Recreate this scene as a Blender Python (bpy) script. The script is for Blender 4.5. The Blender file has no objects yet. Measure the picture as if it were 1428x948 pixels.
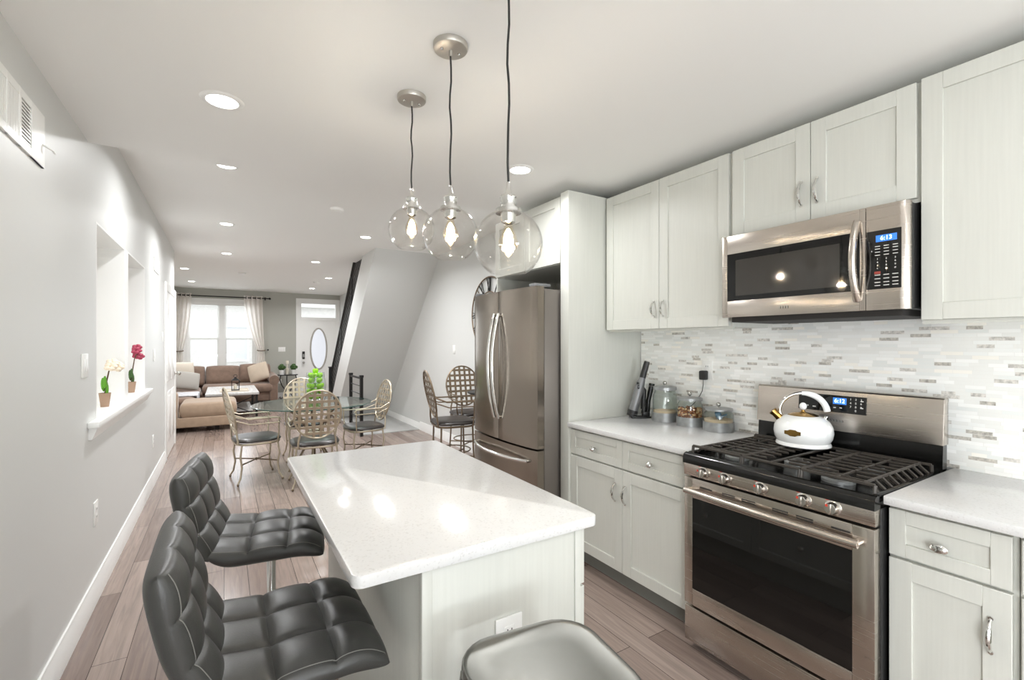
import bpy, bmesh, math, random
from mathutils import Vector, Matrix
random.seed(7)
PI = math.pi
S = bpy.context.scene
COL = S.collection
R = math.radians
# ------------------------------------------------------------------ camera, world, light, exposure
cd = bpy.data.cameras.new('camera'); cam = bpy.data.objects.new('camera', cd); COL.objects.link(cam)
cam.location = (0, 0, 1.43); cam.rotation_euler = (PI/2, 0, -R(31.7))
cd.sensor_width = 36; cd.lens = 650/1428*36; cd.shift_y = 4/1428; cd.clip_start = .02
S.camera = cam
S.view_settings.view_transform = 'Standard'; S.view_settings.look = 'None'
S.view_settings.gamma = 1; S.view_settings.use_curve_mapping = False
S.view_settings.exposure = 1.29
S.cycles.use_denoising = True
S.cycles.max_bounces = 12; S.cycles.diffuse_bounces = 8; S.cycles.glossy_bounces = 5
S.cycles.transparent_max_bounces = 16; S.cycles.caustics_refractive = False; S.cycles.caustics_reflective = False
S.cycles.sample_clamp_indirect = 6
W = bpy.data.worlds.new('world'); S.world = W; W.use_nodes = True
W.node_tree.nodes['Background'].inputs[0].default_value = (.93, .97, 1, 1)
W.node_tree.nodes['Background'].inputs[1].default_value = 1.0

def area(name, loc, rot, sx, sy, power, color=(1, 1, 1)):
    l = bpy.data.lights.new(name, 'AREA'); l.shape = 'RECTANGLE'; l.size = sx; l.size_y = sy
    l.energy = power; l.color = color
    o = bpy.data.objects.new(name, l); o.location = loc; o.rotation_euler = rot; COL.objects.link(o)
    return o
area('back_fill', (.4, -6.55, .6), (R(162), 0, 0), 1.8, 1.0, 190, (.9, .955, 1))  # added fill behind the camera, aimed upward to brighten the ceiling
area('side_fill', (-1.15, -1.7, 1.2), (0, -R(90), 0), 2.0, 1.7, 50, (.94, .97, 1))  # added fill from the left, brightens the cabinets on the right
area('daylight_front_window', (-.05, 14.1, 1.7), (R(-84), 0, 0), 1.7, 2.0, 14, (.86, .93, 1))
CAN_K, CAN_F = 4.0, 13.5

# ------------------------------------------------------------------ materials
def lin(c):
    return tuple(((v/255)/12.92 if v/255 <= .04045 else ((v/255+.055)/1.055)**2.4) for v in c)
def newmat(name):
    m = bpy.data.materials.new(name); m.use_nodes = True
    return m, m.node_tree.nodes, m.node_tree.links, m.node_tree.nodes['Principled BSDF']
def mat(name, rgb, rough=.5, metal=0, spec=.5, bump=0, bscale=60, vary=0, vscale=(8, 8, 8), coat=0, emit=0, sheen=0):
    m, N, L, b = newmat(name)
    c = lin(rgb)
    b.inputs['Base Color'].default_value = (*c, 1)
    b.inputs['Roughness'].default_value = rough; b.inputs['Metallic'].default_value = metal
    b.inputs['Specular IOR Level'].default_value = spec
    b.inputs['Coat Weight'].default_value = coat
    b.inputs['Sheen Weight'].default_value = sheen
    if emit:
        b.inputs['Emission Color'].default_value = (*c, 1); b.inputs['Emission Strength'].default_value = emit
    if bump or vary:
        tc = N.new('ShaderNodeTexCoord'); mp = N.new('ShaderNodeMapping'); L.new(tc.outputs['Object'], mp.inputs[0])
        mp.inputs['Scale'].default_value = vscale
        nz = N.new('ShaderNodeTexNoise'); nz.inputs['Scale'].default_value = 1; nz.inputs['Detail'].default_value = 5
        L.new(mp.outputs[0], nz.inputs[0])
        if vary:
            mx = N.new('ShaderNodeMix'); mx.data_type = 'RGBA'
            mx.inputs[6].default_value = (*[min(1, v*(1+vary)) for v in c], 1); mx.inputs[7].default_value = (*[v*(1-vary) for v in c], 1)
            rp = N.new('ShaderNodeMapRange'); rp.inputs[1].default_value = .3; rp.inputs[2].default_value = .7
            L.new(nz.outputs[0], rp.inputs[0]); L.new(rp.outputs[0], mx.inputs[0]); L.new(mx.outputs[2], b.inputs['Base Color'])
        if bump:
            n2 = N.new('ShaderNodeTexNoise'); n2.inputs['Scale'].default_value = bscale; n2.inputs['Detail'].default_value = 4
            L.new(tc.outputs['Object'], n2.inputs[0])
            bp = N.new('ShaderNodeBump'); bp.inputs['Strength'].default_value = bump; bp.inputs['Distance'].default_value = .004
            L.new(n2.outputs[0], bp.inputs['Height']); L.new(bp.outputs[0], b.inputs['Normal'])
    return m
def brushed(name, rgb, rough, stretch):
    m, N, L, b = newmat(name)
    b.inputs['Base Color'].default_value = (*lin(rgb), 1); b.inputs['Metallic'].default_value = 1
    tc = N.new('ShaderNodeTexCoord'); mp = N.new('ShaderNodeMapping'); mp.inputs['Scale'].default_value = stretch
    nz = N.new('ShaderNodeTexNoise'); nz.inputs['Scale'].default_value = 1; nz.inputs['Detail'].default_value = 3
    L.new(tc.outputs['Object'], mp.inputs[0]); L.new(mp.outputs[0], nz.inputs[0])
    rp = N.new('ShaderNodeMapRange'); rp.inputs[3].default_value = rough-.05; rp.inputs[4].default_value = rough+.08
    L.new(nz.outputs[0], rp.inputs[0]); L.new(rp.outputs[0], b.inputs['Roughness'])
    bp = N.new('ShaderNodeBump'); bp.inputs['Strength'].default_value = .06; bp.inputs['Distance'].default_value = .001
    L.new(nz.outputs[0], bp.inputs['Height']); L.new(bp.outputs[0], b.inputs['Normal'])
    return m
def glass(name, tint=(1, 1, 1), boost=1.0, rough=0.0, base=.0):
    # thin clear glass: straight-through light plus fresnel reflection
    m = bpy.data.materials.new(name); m.use_nodes = True
    N, L = m.node_tree.nodes, m.node_tree.links
    N.remove(N['Principled BSDF'])
    t = N.new('ShaderNodeBsdfTransparent'); t.inputs[0].default_value = (*tint, 1)
    g = N.new('ShaderNodeBsdfGlossy'); g.inputs['Roughness'].default_value = rough
    f = N.new('ShaderNodeLayerWeight'); f.inputs[0].default_value = .5
    pw = N.new('ShaderNodeMath'); pw.operation = 'POWER'; pw.inputs[1].default_value = 4.5; L.new(f.outputs['Facing'], pw.inputs[0])
    ma = N.new('ShaderNodeMath'); ma.operation = 'MULTIPLY_ADD'; ma.inputs[1].default_value = boost*.7; ma.inputs[2].default_value = base+.025; ma.use_clamp = True
    mx = N.new('ShaderNodeMixShader')
    L.new(pw.outputs[0], ma.inputs[0]); L.new(ma.outputs[0], mx.inputs[0])
    L.new(t.outputs[0], mx.inputs[1]); L.new(g.outputs[0], mx.inputs[2]); L.new(mx.outputs[0], N['Material Output'].inputs[0])
    return m

M = {}
M['wall'] = mat('wall_paint', (214, 215, 213), .42, bump=.03, bscale=250)
M['wall_shaded'] = mat('wall_paint_shaded', (176, 176, 168), .45, bump=.03, bscale=250)  # same paint as the other walls, darkened for the front room's shade
M['ceil'] = mat('ceiling_paint', (242, 242, 240), .8, bump=.02, bscale=200)
M['trim'] = mat('trim_white', (240, 240, 238), .3)
M['white'] = mat('white_plastic', (238, 238, 235), .35)
M['slot'] = mat('dark_slot', (40, 38, 36), .7)
M['cab'] = mat('cabinet_wood', (203, 204, 197), .42, vary=.022, vscale=(110, 110, 4), bump=.04, bscale=120)
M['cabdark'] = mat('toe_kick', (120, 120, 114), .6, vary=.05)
M['steel'] = brushed('stainless_steel', (196, 188, 179), .24, (3, 3, 220))
M['steelv'] = brushed('stainless_steel_fridge', (146, 137, 127), .2, (90, 90, 1.2))
M['steelside'] = mat('fridge_side_grey', (128, 122, 116), .38, .7)
M['chrome'] = mat('chrome', (225, 225, 222), .08, 1)
M['nickel'] = mat('nickel', (190, 188, 182), .2, 1)
M['nickelsat'] = mat('satin_nickel', (196, 192, 184), .42, .85)
M['knob'] = mat('knob_steel', (200, 196, 190), .18, 1)
M['bglass'] = mat('black_glass', (10, 10, 10), .04, 0, .6)
M['black'] = mat('black_enamel', (14, 14, 13), .15)
M['iron'] = mat('cast_iron', (66, 61, 56), .45, .2, bump=.1, bscale=300)
M['blackmetal'] = mat('black_metal', (28, 27, 26), .4, .3)
M['blackplastic'] = mat('black_plastic', (32, 32, 32), .4)
M['greyplastic'] = mat('grey_plastic', (120, 121, 122), .35, .3)
M['mark'] = mat('printed_mark', (220, 220, 215), .5)
M['red'] = mat('red_mark', (220, 70, 50), .5)
M['lcd'] = mat('display_blue', (40, 90, 170), .3, emit=.9)
M['lcddig'] = mat('display_digit', (190, 220, 255), .3, emit=1.6)
M['gold'] = mat('gold_metal', (176, 140, 78), .18, 1)
M['enamel'] = mat('kettle_enamel', (240, 241, 240), .12, coat=.5)
M['leather'] = mat('black_leather', (62, 62, 60), .38, bump=.1, bscale=220, vary=.06, vscale=(9, 9, 9))
M['thread'] = mat('grey_thread', (120, 119, 115), .6)
M['brownleather'] = mat('brown_leather', (42, 36, 33), .34, bump=.05)
M['champ'] = mat('champagne_metal', (190, 178, 158), .35, .75)
M['bronze'] = mat('bronze_metal', (128, 112, 94), .38, .7)
M['gun'] = brushed('gunmetal', (124, 124, 120), .36, (40, 40, 40))
M['sofa'] = mat('sofa_fabric', (134, 112, 98), .9, vary=.12, vscale=(14, 14, 14), bump=.15, bscale=350, sheen=.3)
M['sofatan'] = mat('chaise_fabric', (163, 141, 120), .9, vary=.08, vscale=(14, 14, 14), bump=.15, bscale=350, sheen=.3)
M['beige'] = mat('beige_fabric', (198, 182, 164), .9, vary=.05, bump=.2, bscale=300)
M['cream'] = mat('cream_fabric', (218, 208, 194), .9, bump=.2, bscale=300)
M['greyfab'] = mat('grey_fabric', (172, 168, 162), .9, bump=.2, bscale=300)
M['throw'] = mat('throw_fabric', (196, 196, 200), .9, vary=.25, vscale=(20, 20, 20), bump=.2, bscale=200)
M['wash'] = mat('whitewashed_wood', (198, 196, 194), .55, vary=.12, vscale=(30, 3, 30))
def cloth(name, rgb):
    m, N, L, b = newmat(name)
    b.inputs['Base Color'].default_value = (*lin(rgb), 1); b.inputs['Roughness'].default_value = .9
    t = N.new('ShaderNodeBsdfTranslucent'); t.inputs[0].default_value = (*lin(rgb), 1)
    mx = N.new('ShaderNodeMixShader'); mx.inputs[0].default_value = .5
    L.new(b.outputs[0], mx.inputs[1]); L.new(t.outputs[0], mx.inputs[2]); L.new(mx.outputs[0], N['Material Output'].inputs[0])
    return m
M['curtain'] = cloth('curtain_cloth', (250, 247, 244))
M['green'] = mat('green_leaf', (64, 96, 44), .5, vary=.3, vscale=(30, 30, 30))
M['brightgreen'] = mat('bright_leaf', (96, 160, 40), .45)
M['apple'] = mat('green_apple', (150, 210, 30), .22, vary=.12, vscale=(12, 12, 12), coat=.3)
M['stem'] = mat('stem_brown', (84, 62, 36), .7)
M['petal'] = mat('cream_petal', (240, 226, 206), .6)
M['pink'] = mat('red_petal', (176, 66, 92), .6)
M['terra'] = mat('tan_pot', (168, 140, 118), .7)
M['galv'] = mat('galvanized_metal', (164, 166, 166), .42, .75, vary=.15, vscale=(25, 25, 25))
M['flour'] = mat('flour', (226, 200, 168), .9)
M['nut'] = mat('nut_brown', (172, 104, 56), .6); M['nut2'] = mat('nut_pale', (226, 188, 140), .6); M['nut3'] = mat('nut_dark', (110, 58, 34), .6)
M['blue'] = mat('blue_scoop', (84, 122, 150), .4)
M['candle'] = mat('candle_wax', (236, 228, 212), .6)
M['carpet'] = mat('stair_carpet', (176, 176, 174), .9, bump=.2, bscale=300)
M['lens'] = mat('lamp_lens', (255, 252, 244), .5, emit=7)
M['bulbcore'] = mat('lamp_filament', (255, 226, 178), .5, emit=22)
M['brick'] = mat('facade_pale', (214, 212, 208), .8, vary=.06)
M['facglass'] = mat('facade_glass', (204, 207, 210), .2)
M['pane'] = glass('window_glass', (1, 1, 1), 1)
M['globe'] = glass('globe_glass', (.988, .984, .976), 1.2, base=.005)
M['bulbglass'] = glass('bulb_glass', (1, .95, .86), 1.0)
M['jarglass'] = glass('jar_glass', (.93, .95, .94), 1.0, base=.03)
M['tabglass'] = glass('table_glass', (.80, .87, .85), 1.2, base=.02)
M['tabedge'] = mat('glass_edge', (66, 92, 86), .15)
M['petglass'] = mat('etched_glass', (206, 210, 218), .5, bump=.6, bscale=45, emit=.25)

def quartz():
    m, N, L, b = newmat('white_quartz')
    tc = N.new('ShaderNodeTexCoord')
    v = N.new('ShaderNodeTexVoronoi'); v.inputs['Scale'].default_value = 210
    n = N.new('ShaderNodeTexNoise'); n.inputs['Scale'].default_value = 25; n.inputs['Detail'].default_value = 3
    L.new(tc.outputs['Object'], v.inputs['Vector']); L.new(tc.outputs['Object'], n.inputs['Vector'])
    cr = N.new('ShaderNodeValToRGB'); e = cr.color_ramp.elements
    e[0].position = 0; e[0].color = (*lin((198, 197, 196)), 1); e[1].position = .2; e[1].color = (*lin((220, 220, 220)), 1)
    s = N.new('ShaderNodeSeparateColor'); L.new(v.outputs['Color'], s.inputs[0])
    L.new(s.outputs[0], cr.inputs[0])
    mx = N.new('ShaderNodeMix'); mx.data_type = 'RGBA'; mx.inputs[7].default_value = (*lin((216, 216, 215)), 1)
    L.new(cr.outputs[0], mx.inputs[6]); L.new(n.outputs[0], mx.inputs[0]); L.new(mx.outputs[2], b.inputs['Base Color'])
    b.inputs['Roughness'].default_value = .13
    return m
M['quartz'] = quartz()
def floor_mat():
    m, N, L, b = newmat('wood_planks')
    tc = N.new('ShaderNodeTexCoord'); mp = N.new('ShaderNodeMapping'); mp.inputs['Rotation'].default_value = (0, 0, PI/2)
    L.new(tc.outputs['Object'], mp.inputs[0])
    br = N.new('ShaderNodeTexBrick'); br.inputs['Scale'].default_value = 1; br.offset = .37; br.offset_frequency = 2
    br.inputs['Brick Width'].default_value = 1.15; br.inputs['Row Height'].default_value = .125
    br.inputs['Mortar Size'].default_value = .0015; br.inputs['Mortar'].default_value = (*lin((60, 48, 42)), 1)
    br.inputs['Color1'].default_value = (*lin((156, 140, 131)), 1); br.inputs['Color2'].default_value = (*lin((126, 110, 102)), 1)
    L.new(mp.outputs[0], br.inputs['Vector'])
    m2 = N.new('ShaderNodeMapping'); m2.inputs['Scale'].default_value = (28, 1.6, 1); L.new(tc.outputs['Object'], m2.inputs[0])
    nz = N.new('ShaderNodeTexNoise'); nz.inputs['Scale'].default_value = 1.6; nz.inputs['Detail'].default_value = 7; nz.inputs['Distortion'].default_value = 1.2
    L.new(m2.outputs[0], nz.inputs[0])
    rp = N.new('ShaderNodeMapRange'); rp.inputs[1].default_value = .3; rp.inputs[2].default_value = .7; rp.inputs[3].default_value = .82; rp.inputs[4].default_value = 1.16
    L.new(nz.outputs[0], rp.inputs[0])
    mx = N.new('ShaderNodeVectorMath'); mx.operation = 'SCALE'; L.new(br.outputs['Color'], mx.inputs[0]); L.new(rp.outputs[0], mx.inputs['Scale'])
    L.new(mx.outputs[0], b.inputs['Base Color'])
    b.inputs['Roughness'].default_value = .2; b.inputs['Specular IOR Level'].default_value = .3
    bp = N.new('ShaderNodeBump'); bp.inputs['Strength'].default_value = .15; bp.inputs['Distance'].default_value = .003
    L.new(nz.outputs[0], bp.inputs['Height']); L.new(bp.outputs[0], b.inputs['Normal'])
    return m
M['floor'] = floor_mat()
def tile_mat():
    # thin linear mosaic of glass and stone on the x = const wall (rows along y)
    m, N, L, b = newmat('mosaic_tile')
    tc = N.new('ShaderNodeTexCoord'); sp = N.new('ShaderNodeSeparateXYZ'); L.new(tc.outputs['Object'], sp.inputs[0])
    def mth(op, a, bb=None, c=None):
        n = N.new('ShaderNodeMath'); n.operation = op
        for i, v in enumerate((a, bb, c)):
            if v is None: continue
            if isinstance(v, (int, float)): n.inputs[i].default_value = v
            else: L.new(v, n.inputs[i])
        return n.outputs[0]
    zz = mth('DIVIDE', sp.outputs[2], .0150); row = mth('FLOOR', zz); fz = mth('FRACT', zz)
    wn = N.new('ShaderNodeTexWhiteNoise'); wn.noise_dimensions = '1D'; L.new(row, wn.inputs['W'])
    yy = mth('ADD', mth('DIVIDE', sp.outputs[1], mth('MULTIPLY_ADD', wn.outputs[0], .05, .045)), mth('MULTIPLY', wn.outputs[0], 17.3))
    colm = mth('FLOOR', yy); fy = mth('FRACT', yy)
    cv = N.new('ShaderNodeCombineXYZ'); L.new(row, cv.inputs[0]); L.new(colm, cv.inputs[1])
    w2 = N.new('ShaderNodeTexWhiteNoise'); w2.noise_dimensions = '2D'; L.new(cv.outputs[0], w2.inputs['Vector'])
    cr = N.new('ShaderNodeValToRGB'); cr.color_ramp.interpolation = 'CONSTANT'; e = cr.color_ramp.elements
    stops = [(0, (204, 199, 190)), (.035, (222, 218, 211)), (.1, (238, 238, 234)), (.42, (247, 247, 244)), (.66, (240, 241, 238)), (.84, (230, 232, 229)), (.95, (246, 243, 235))]
    e[0].position = 0; e[0].color = (*lin(stops[0][1]), 1); e[1].position = stops[1][0]; e[1].color = (*lin(stops[1][1]), 1)
    for p, c in stops[2:]:
        q = e.new(p); q.color = (*lin(c), 1)
    L.new(w2.outputs[0], cr.inputs[0])
    n = N.new('ShaderNodeTexNoise'); n.inputs['Scale'].default_value = 90; n.inputs['Detail'].default_value = 2; L.new(tc.outputs['Object'], n.inputs[0])
    dark = mth('LESS_THAN', w2.outputs[0], .1)
    nf = mth('MULTIPLY_ADD', mth('MULTIPLY', dark, mth('SUBTRACT', n.outputs[0], .62)), 1.3, 1)
    sc = N.new('ShaderNodeVectorMath'); sc.operation = 'SCALE'; L.new(cr.outputs[0], sc.inputs[0]); L.new(nf, sc.inputs['Scale'])
    gz = mth('GREATER_THAN', mth('ABSOLUTE', mth('SUBTRACT', fz, .5)), .46); gy = mth('GREATER_THAN', mth('ABSOLUTE', mth('SUBTRACT', fy, .5)), .49)
    g = mth('MAXIMUM', gz, gy)
    mx = N.new('ShaderNodeMix'); mx.data_type = 'RGBA'; L.new(g, mx.inputs[0]); L.new(sc.outputs[0], mx.inputs[6]); mx.inputs[7].default_value = (*lin((234, 233, 229)), 1)
    L.new(mx.outputs[2], b.inputs['Base Color'])
    L.new(mth('MULTIPLY_ADD', w2.outputs[0], .3, .12), b.inputs['Roughness'])
    bp = N.new('ShaderNodeBump'); bp.inputs['Strength'].default_value = .3; bp.inputs['Distance'].default_value = .002; bp.invert = True
    L.new(mth('ADD', g, mth('MULTIPLY', dark, n.outputs[0])), bp.inputs['Height']); L.new(bp.outputs[0], b.inputs['Normal'])
    return m
M['tile'] = tile_mat()

# ------------------------------------------------------------------ mesh helpers
def cush_z(a, c, t, p, tuft):
    e = max(0, (1-abs(a)**p))**.45*max(0, (1-abs(c)**p))**.45; z = t*e
    fu = abs(math.sin(PI*tuft[0]*(a+1)/2))**.34; fv = abs(math.sin(PI*tuft[1]*(c+1)/2))**.34
    if abs(a) > 1-1/tuft[0]: fu = max(fu, abs(a)-.05)
    if abs(c) > 1-1/tuft[1]: fv = max(fv, abs(c)-.05)
    return z*(1-tuft[2]*(1-fu*fv))
class MB:
    def __init__(s): s.bm = bmesh.new()
    def _join(s, b):
        me = bpy.data.meshes.new('t'); b.to_mesh(me); b.free(); s.bm.from_mesh(me); bpy.data.meshes.remove(me)
    def box(s, x0, x1, y0, y1, z0, z1, bev=0, seg=2):
        b = bmesh.new(); bmesh.ops.create_cube(b, size=1)
        bmesh.ops.scale(b, vec=(abs(x1-x0), abs(y1-y0), abs(z1-z0)), verts=b.verts)
        bmesh.ops.translate(b, vec=((x0+x1)/2, (y0+y1)/2, (z0+z1)/2), verts=b.verts)
        if bev: bmesh.ops.bevel(b, geom=b.edges[:], offset=bev, segments=seg, affect='EDGES', profile=.5)
        s._join(b); return s
    def prism(s, poly, axis, a, b_, bev=0):
        b = bmesh.new()
        f = {'x': lambda p, t: (t, p[0], p[1]), 'y': lambda p, t: (p[0], t, p[1]), 'z': lambda p, t: (p[0], p[1], t)}[axis]
        v0 = [b.verts.new(f(p, a)) for p in poly]; v1 = [b.verts.new(f(p, b_)) for p in poly]
        b.faces.new(v0[::-1]); b.faces.new(v1)
        for i in range(len(poly)): b.faces.new((v0[i], v0[(i+1) % len(poly)], v1[(i+1) % len(poly)], v1[i]))
        bmesh.ops.recalc_face_normals(b, faces=b.faces)
        if bev: bmesh.ops.bevel(b, geom=b.edges[:], offset=bev, segments=2, affect='EDGES', profile=.5)
        s._join(b); return s
    def tube(s, pts, r, seg=8, closed=False, flat=None):
        pts = [Vector(p) for p in pts]; n = len(pts)
        rs = r if isinstance(r, (list, tuple)) else [r]*n
        b = bmesh.new(); rings = []; nrm = None
        for i, p in enumerate(pts):
            if closed: t = (pts[(i+1) % n]-pts[i-1]).normalized()
            else: t = (pts[min(i+1, n-1)]-pts[max(i-1, 0)]).normalized()
            if nrm is None:
                up = Vector((0, 0, 1)) if abs(t.z) < .9 else Vector((1, 0, 0))
                nrm = (up-t*up.dot(t)).normalized()
            else: nrm = (nrm-t*nrm.dot(t)).normalized()
            bi = t.cross(nrm); k = flat or 1
            rings.append([b.verts.new(p+(nrm*math.cos(2*PI*j/seg)*k+bi*math.sin(2*PI*j/seg))*rs[i]) for j in range(seg)])
        m = n if closed else n-1
        for i in range(m):
            A, B = rings[i], rings[(i+1) % n]
            for j in range(seg): b.faces.new((A[j], A[(j+1) % seg], B[(j+1) % seg], B[j]))
        if not closed: b.faces.new(rings[0][::-1]); b.faces.new(rings[-1])
        bmesh.ops.recalc_face_normals(b, faces=b.faces)
        s._join(b); return s
    def cyl(s, a, c, r, r2=None, seg=20): return s.tube([a, c], [r, r if r2 is None else r2], seg)
    def lathe(s, prof, c=(0, 0, 0), seg=36, rot=None, sy=1):
        b = bmesh.new(); rings = []
        for r, z in prof:
            if r < 1e-6: rings.append([b.verts.new((0, 0, z))])
            else: rings.append([b.verts.new((r*math.cos(2*PI*j/seg), sy*r*math.sin(2*PI*j/seg), z)) for j in range(seg)])
        for A, B in zip(rings, rings[1:]):
            for j in range(seg):
                k = (j+1) % seg
                if len(A) == 1 and len(B) > 1: b.faces.new((A[0], B[j], B[k]))
                elif len(B) == 1 and len(A) > 1: b.faces.new((A[j], A[k], B[0]))
                elif len(A) > 1: b.faces.new((A[j], A[k], B[k], B[j]))
        bmesh.ops.recalc_face_normals(b, faces=b.faces)
        if rot is not None: bmesh.ops.transform(b, matrix=rot, verts=b.verts)
        bmesh.ops.translate(b, vec=c, verts=b.verts)
        s._join(b); return s
    def ball(s, c, r, sc=(1, 1, 1), seg=16):
        b = bmesh.new(); bmesh.ops.create_uvsphere(b, u_segments=seg, v_segments=max(6, seg//2), radius=r)
        bmesh.ops.scale(b, vec=sc, verts=b.verts); bmesh.ops.translate(b, vec=c, verts=b.verts)
        s._join(b); return s
    def cushion(s, sx, sy, t, n=28, p=5, tuft=None, bottom=.7, rnd=.12, warp=None, mtx=None):
        b = bmesh.new(); top = {}; bot = {}
        for i in range(n+1):
            for j in range(n+1):
                a = -1+2*i/n; c = -1+2*j/n
                u = math.copysign(1-(1-abs(a))**1.35, a); v = math.copysign(1-(1-abs(c))**1.35, c)
                e = max(0, (1-abs(u)**p))**.45*max(0, (1-abs(v)**p))**.45
                z = t*e
                if tuft:
                    fu = abs(math.sin(PI*tuft[0]*(u+1)/2))**.34; fv = abs(math.sin(PI*tuft[1]*(v+1)/2))**.34
                    if abs(u) > 1-1/tuft[0]: fu = max(fu, abs(u)-.05)
                    if abs(v) > 1-1/tuft[1]: fv = max(fv, abs(v)-.05)
                    z *= 1-tuft[2]*(1-fu*fv)
                x = u*sx/2*(1-rnd*v**4*.5); y = v*sy/2*(1-rnd*u**4*.5)
                P = Vector((x, y, z)); Q = Vector((x, y, -t*bottom*e))
                if warp: P = Vector(warp(P)); Q = Vector(warp(Q))
                top[i, j] = b.verts.new(P)
                bot[i, j] = top[i, j] if i in (0, n) or j in (0, n) else b.verts.new(Q)
        for i in range(n):
            for j in range(n):
                b.faces.new((top[i, j], top[i+1, j], top[i+1, j+1], top[i, j+1]))
                q = [bot[i, j], bot[i, j+1], bot[i+1, j+1], bot[i+1, j]]
                try: b.faces.new(q)
                except ValueError: pass
        bmesh.ops.recalc_face_normals(b, faces=b.faces)
        if mtx: bmesh.ops.transform(b, matrix=mtx, verts=b.verts)
        s._join(b); return s
    def poly(s, pts):
        vs = [s.bm.verts.new(p) for p in pts]; s.bm.faces.new(vs); return s
    def text(s, txt, size, mtx, ext=.0006):
        c = bpy.data.curves.new('t', 'FONT'); c.body = txt; c.size = size; c.extrude = ext; c.align_x = 'CENTER'; c.align_y = 'CENTER'
        o = bpy.data.objects.new('t', c); COL.objects.link(o)
        dg = bpy.context.evaluated_depsgraph_get(); me = bpy.data.meshes.new_from_object(o.evaluated_get(dg))
        me.transform(mtx); s.bm.from_mesh(me)
        bpy.data.objects.remove(o); bpy.data.curves.remove(c); bpy.data.meshes.remove(me); return s
    def xf(s, m): bmesh.ops.transform(s.bm, matrix=m, verts=s.bm.verts); return s
    def build(s, name, m, parent=None, smooth=True):
        me = bpy.data.meshes.new(name)
        if smooth:
            for f in s.bm.faces: f.smooth = True
            for e in s.bm.edges:
                if len(e.link_faces) == 2 and e.calc_face_angle(0) > R(38): e.smooth = False
        s.bm.to_mesh(me); s.bm.free()
        me.materials.append(m)
        o = bpy.data.objects.new(name, me); COL.objects.link(o)
        if parent is not None:
            r = parent
            while r.parent: r = r.parent
            me.transform(r.matrix_basis.inverted()); o.parent = parent
        return o
def tag(o, label=None, cat=None, group=None, kind=None):
    for k, v in (('label', label), ('category', cat), ('group', group), ('kind', kind)):
        if v: o[k] = v
    return o
def thing(name, label, cat, loc=(0, 0, 0), rz=0, group=None):
    o = bpy.data.objects.new(name, None); o.empty_display_size = .1; COL.objects.link(o)
    o.location = loc; o.rotation_euler = (0, 0, rz)
    o.matrix_basis = Matrix.Translation(loc) @ Matrix.Rotation(rz, 4, 'Z')
    return tag(o, label, cat, group)
def single(mb, name, m, label, cat, group=None, kind=None):
    o = mb.build(name, m)
    vs = o.data.vertices; c = [[v.co[i] for v in vs] for i in range(3)]
    L = Vector(((min(c[0])+max(c[0]))/2, (min(c[1])+max(c[1]))/2, min(c[2])))
    o.data.transform(Matrix.Translation(-L)); o.location = L
    return tag(o, label, cat, group, kind)
def struct(mb, name, m, parent=None):
    o = mb.build(name, m, parent)
    if parent is None: o['kind'] = 'structure'
    return o
def dup(root, loc, rz=0, label=None):
    def cp(o, par):
        c = o.copy(); COL.objects.link(c)
        if par is not None: c.parent = par
        for ch in list(o.children): cp(ch, c)
        return c
    r = cp(root, None); r.location = loc; r.rotation_euler = (0, 0, rz)
    if label: r['label'] = label
    return r
def arc(c, r, a0, a1, n, f): return [f(c, r*math.cos(a0+(a1-a0)*i/n), r*math.sin(a0+(a1-a0)*i/n)) for i in range(n+1)]

# ------------------------------------------------------------------ room shell
XL, XK, XR = -.61, 2.57, 2.75
YB, YF, YS, YE = -6.0, 13.6, 3.28, 8.25
HK, HF = 2.49, 2.75
struct(MB().box(-1.6, 3.1, YB-.15, YF+.2, -.12, 0), 'floor', M['floor'])
struct(MB().box(-.95, 3.0, YB-.15, YS, HK, HF+.12), 'ceiling_kitchen', M['ceil'])
struct(MB().box(-1.6, 3.0, YS, YF+.2, HF, HF+.12), 'ceiling_living', M['ceil'])
# left wall with two openings, dead wall behind them
wl = MB()
OP = [(3.444, 4.33), (4.448, 5.33)]; ZO0, ZO1 = 1.0, 2.11
SY0, SY1, SZ1 = -2.6, -.8, 2.2  # unseen side opening, added to let fill light in
wl.box(XL-.3, XL, YB, SY0, 0, HF); wl.box(XL-.3, XL, SY0, SY1, SZ1, HF); wl.box(XL-.3, XL, SY1, OP[0][0], 0, HF); wl.box(XL-.3, XL, OP[0][0], OP[1][1], 0, ZO0-.02); wl.box(XL-.3, XL, OP[0][0], OP[1][1], ZO1, HF)
wl.box(XL-.3, XL, OP[1][1], YE, 0, HF)
struct(wl, 'wall_left', M['wall'])
tr = MB()                                             # white reveals and divider
t_ = .012
for a, b in OP:
    tr.box(XL-.26, XL+.001, a, a+t_, ZO0, ZO1); tr.box(XL-.26, XL+.001, b-t_, b, ZO0, ZO1); tr.box(XL-.26, XL+.001, a+t_, b-t_, ZO1-t_, ZO1)
tr.box(XL-.26, XL, OP[0][1], OP[1][0], ZO0, ZO1); tr.box(XL-.3, XL-.26, OP[0][0], OP[1][1], ZO0, ZO1)
struct(tr, 'trim_1', M['trim'])
sl = MB().box(XL-.26, XL+.05, OP[0][0]-.2, OP[1][1]+.1, ZO0-.02, ZO0+.012, .006)
sl.prism([(XL-.0, ZO0-.09), (XL+.015, ZO0-.09), (XL+.036, ZO0-.03), (XL+.036, ZO0-.02), (XL, ZO0-.02)], 'y', OP[0][0]-.17, OP[1][1]+.07)
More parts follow.
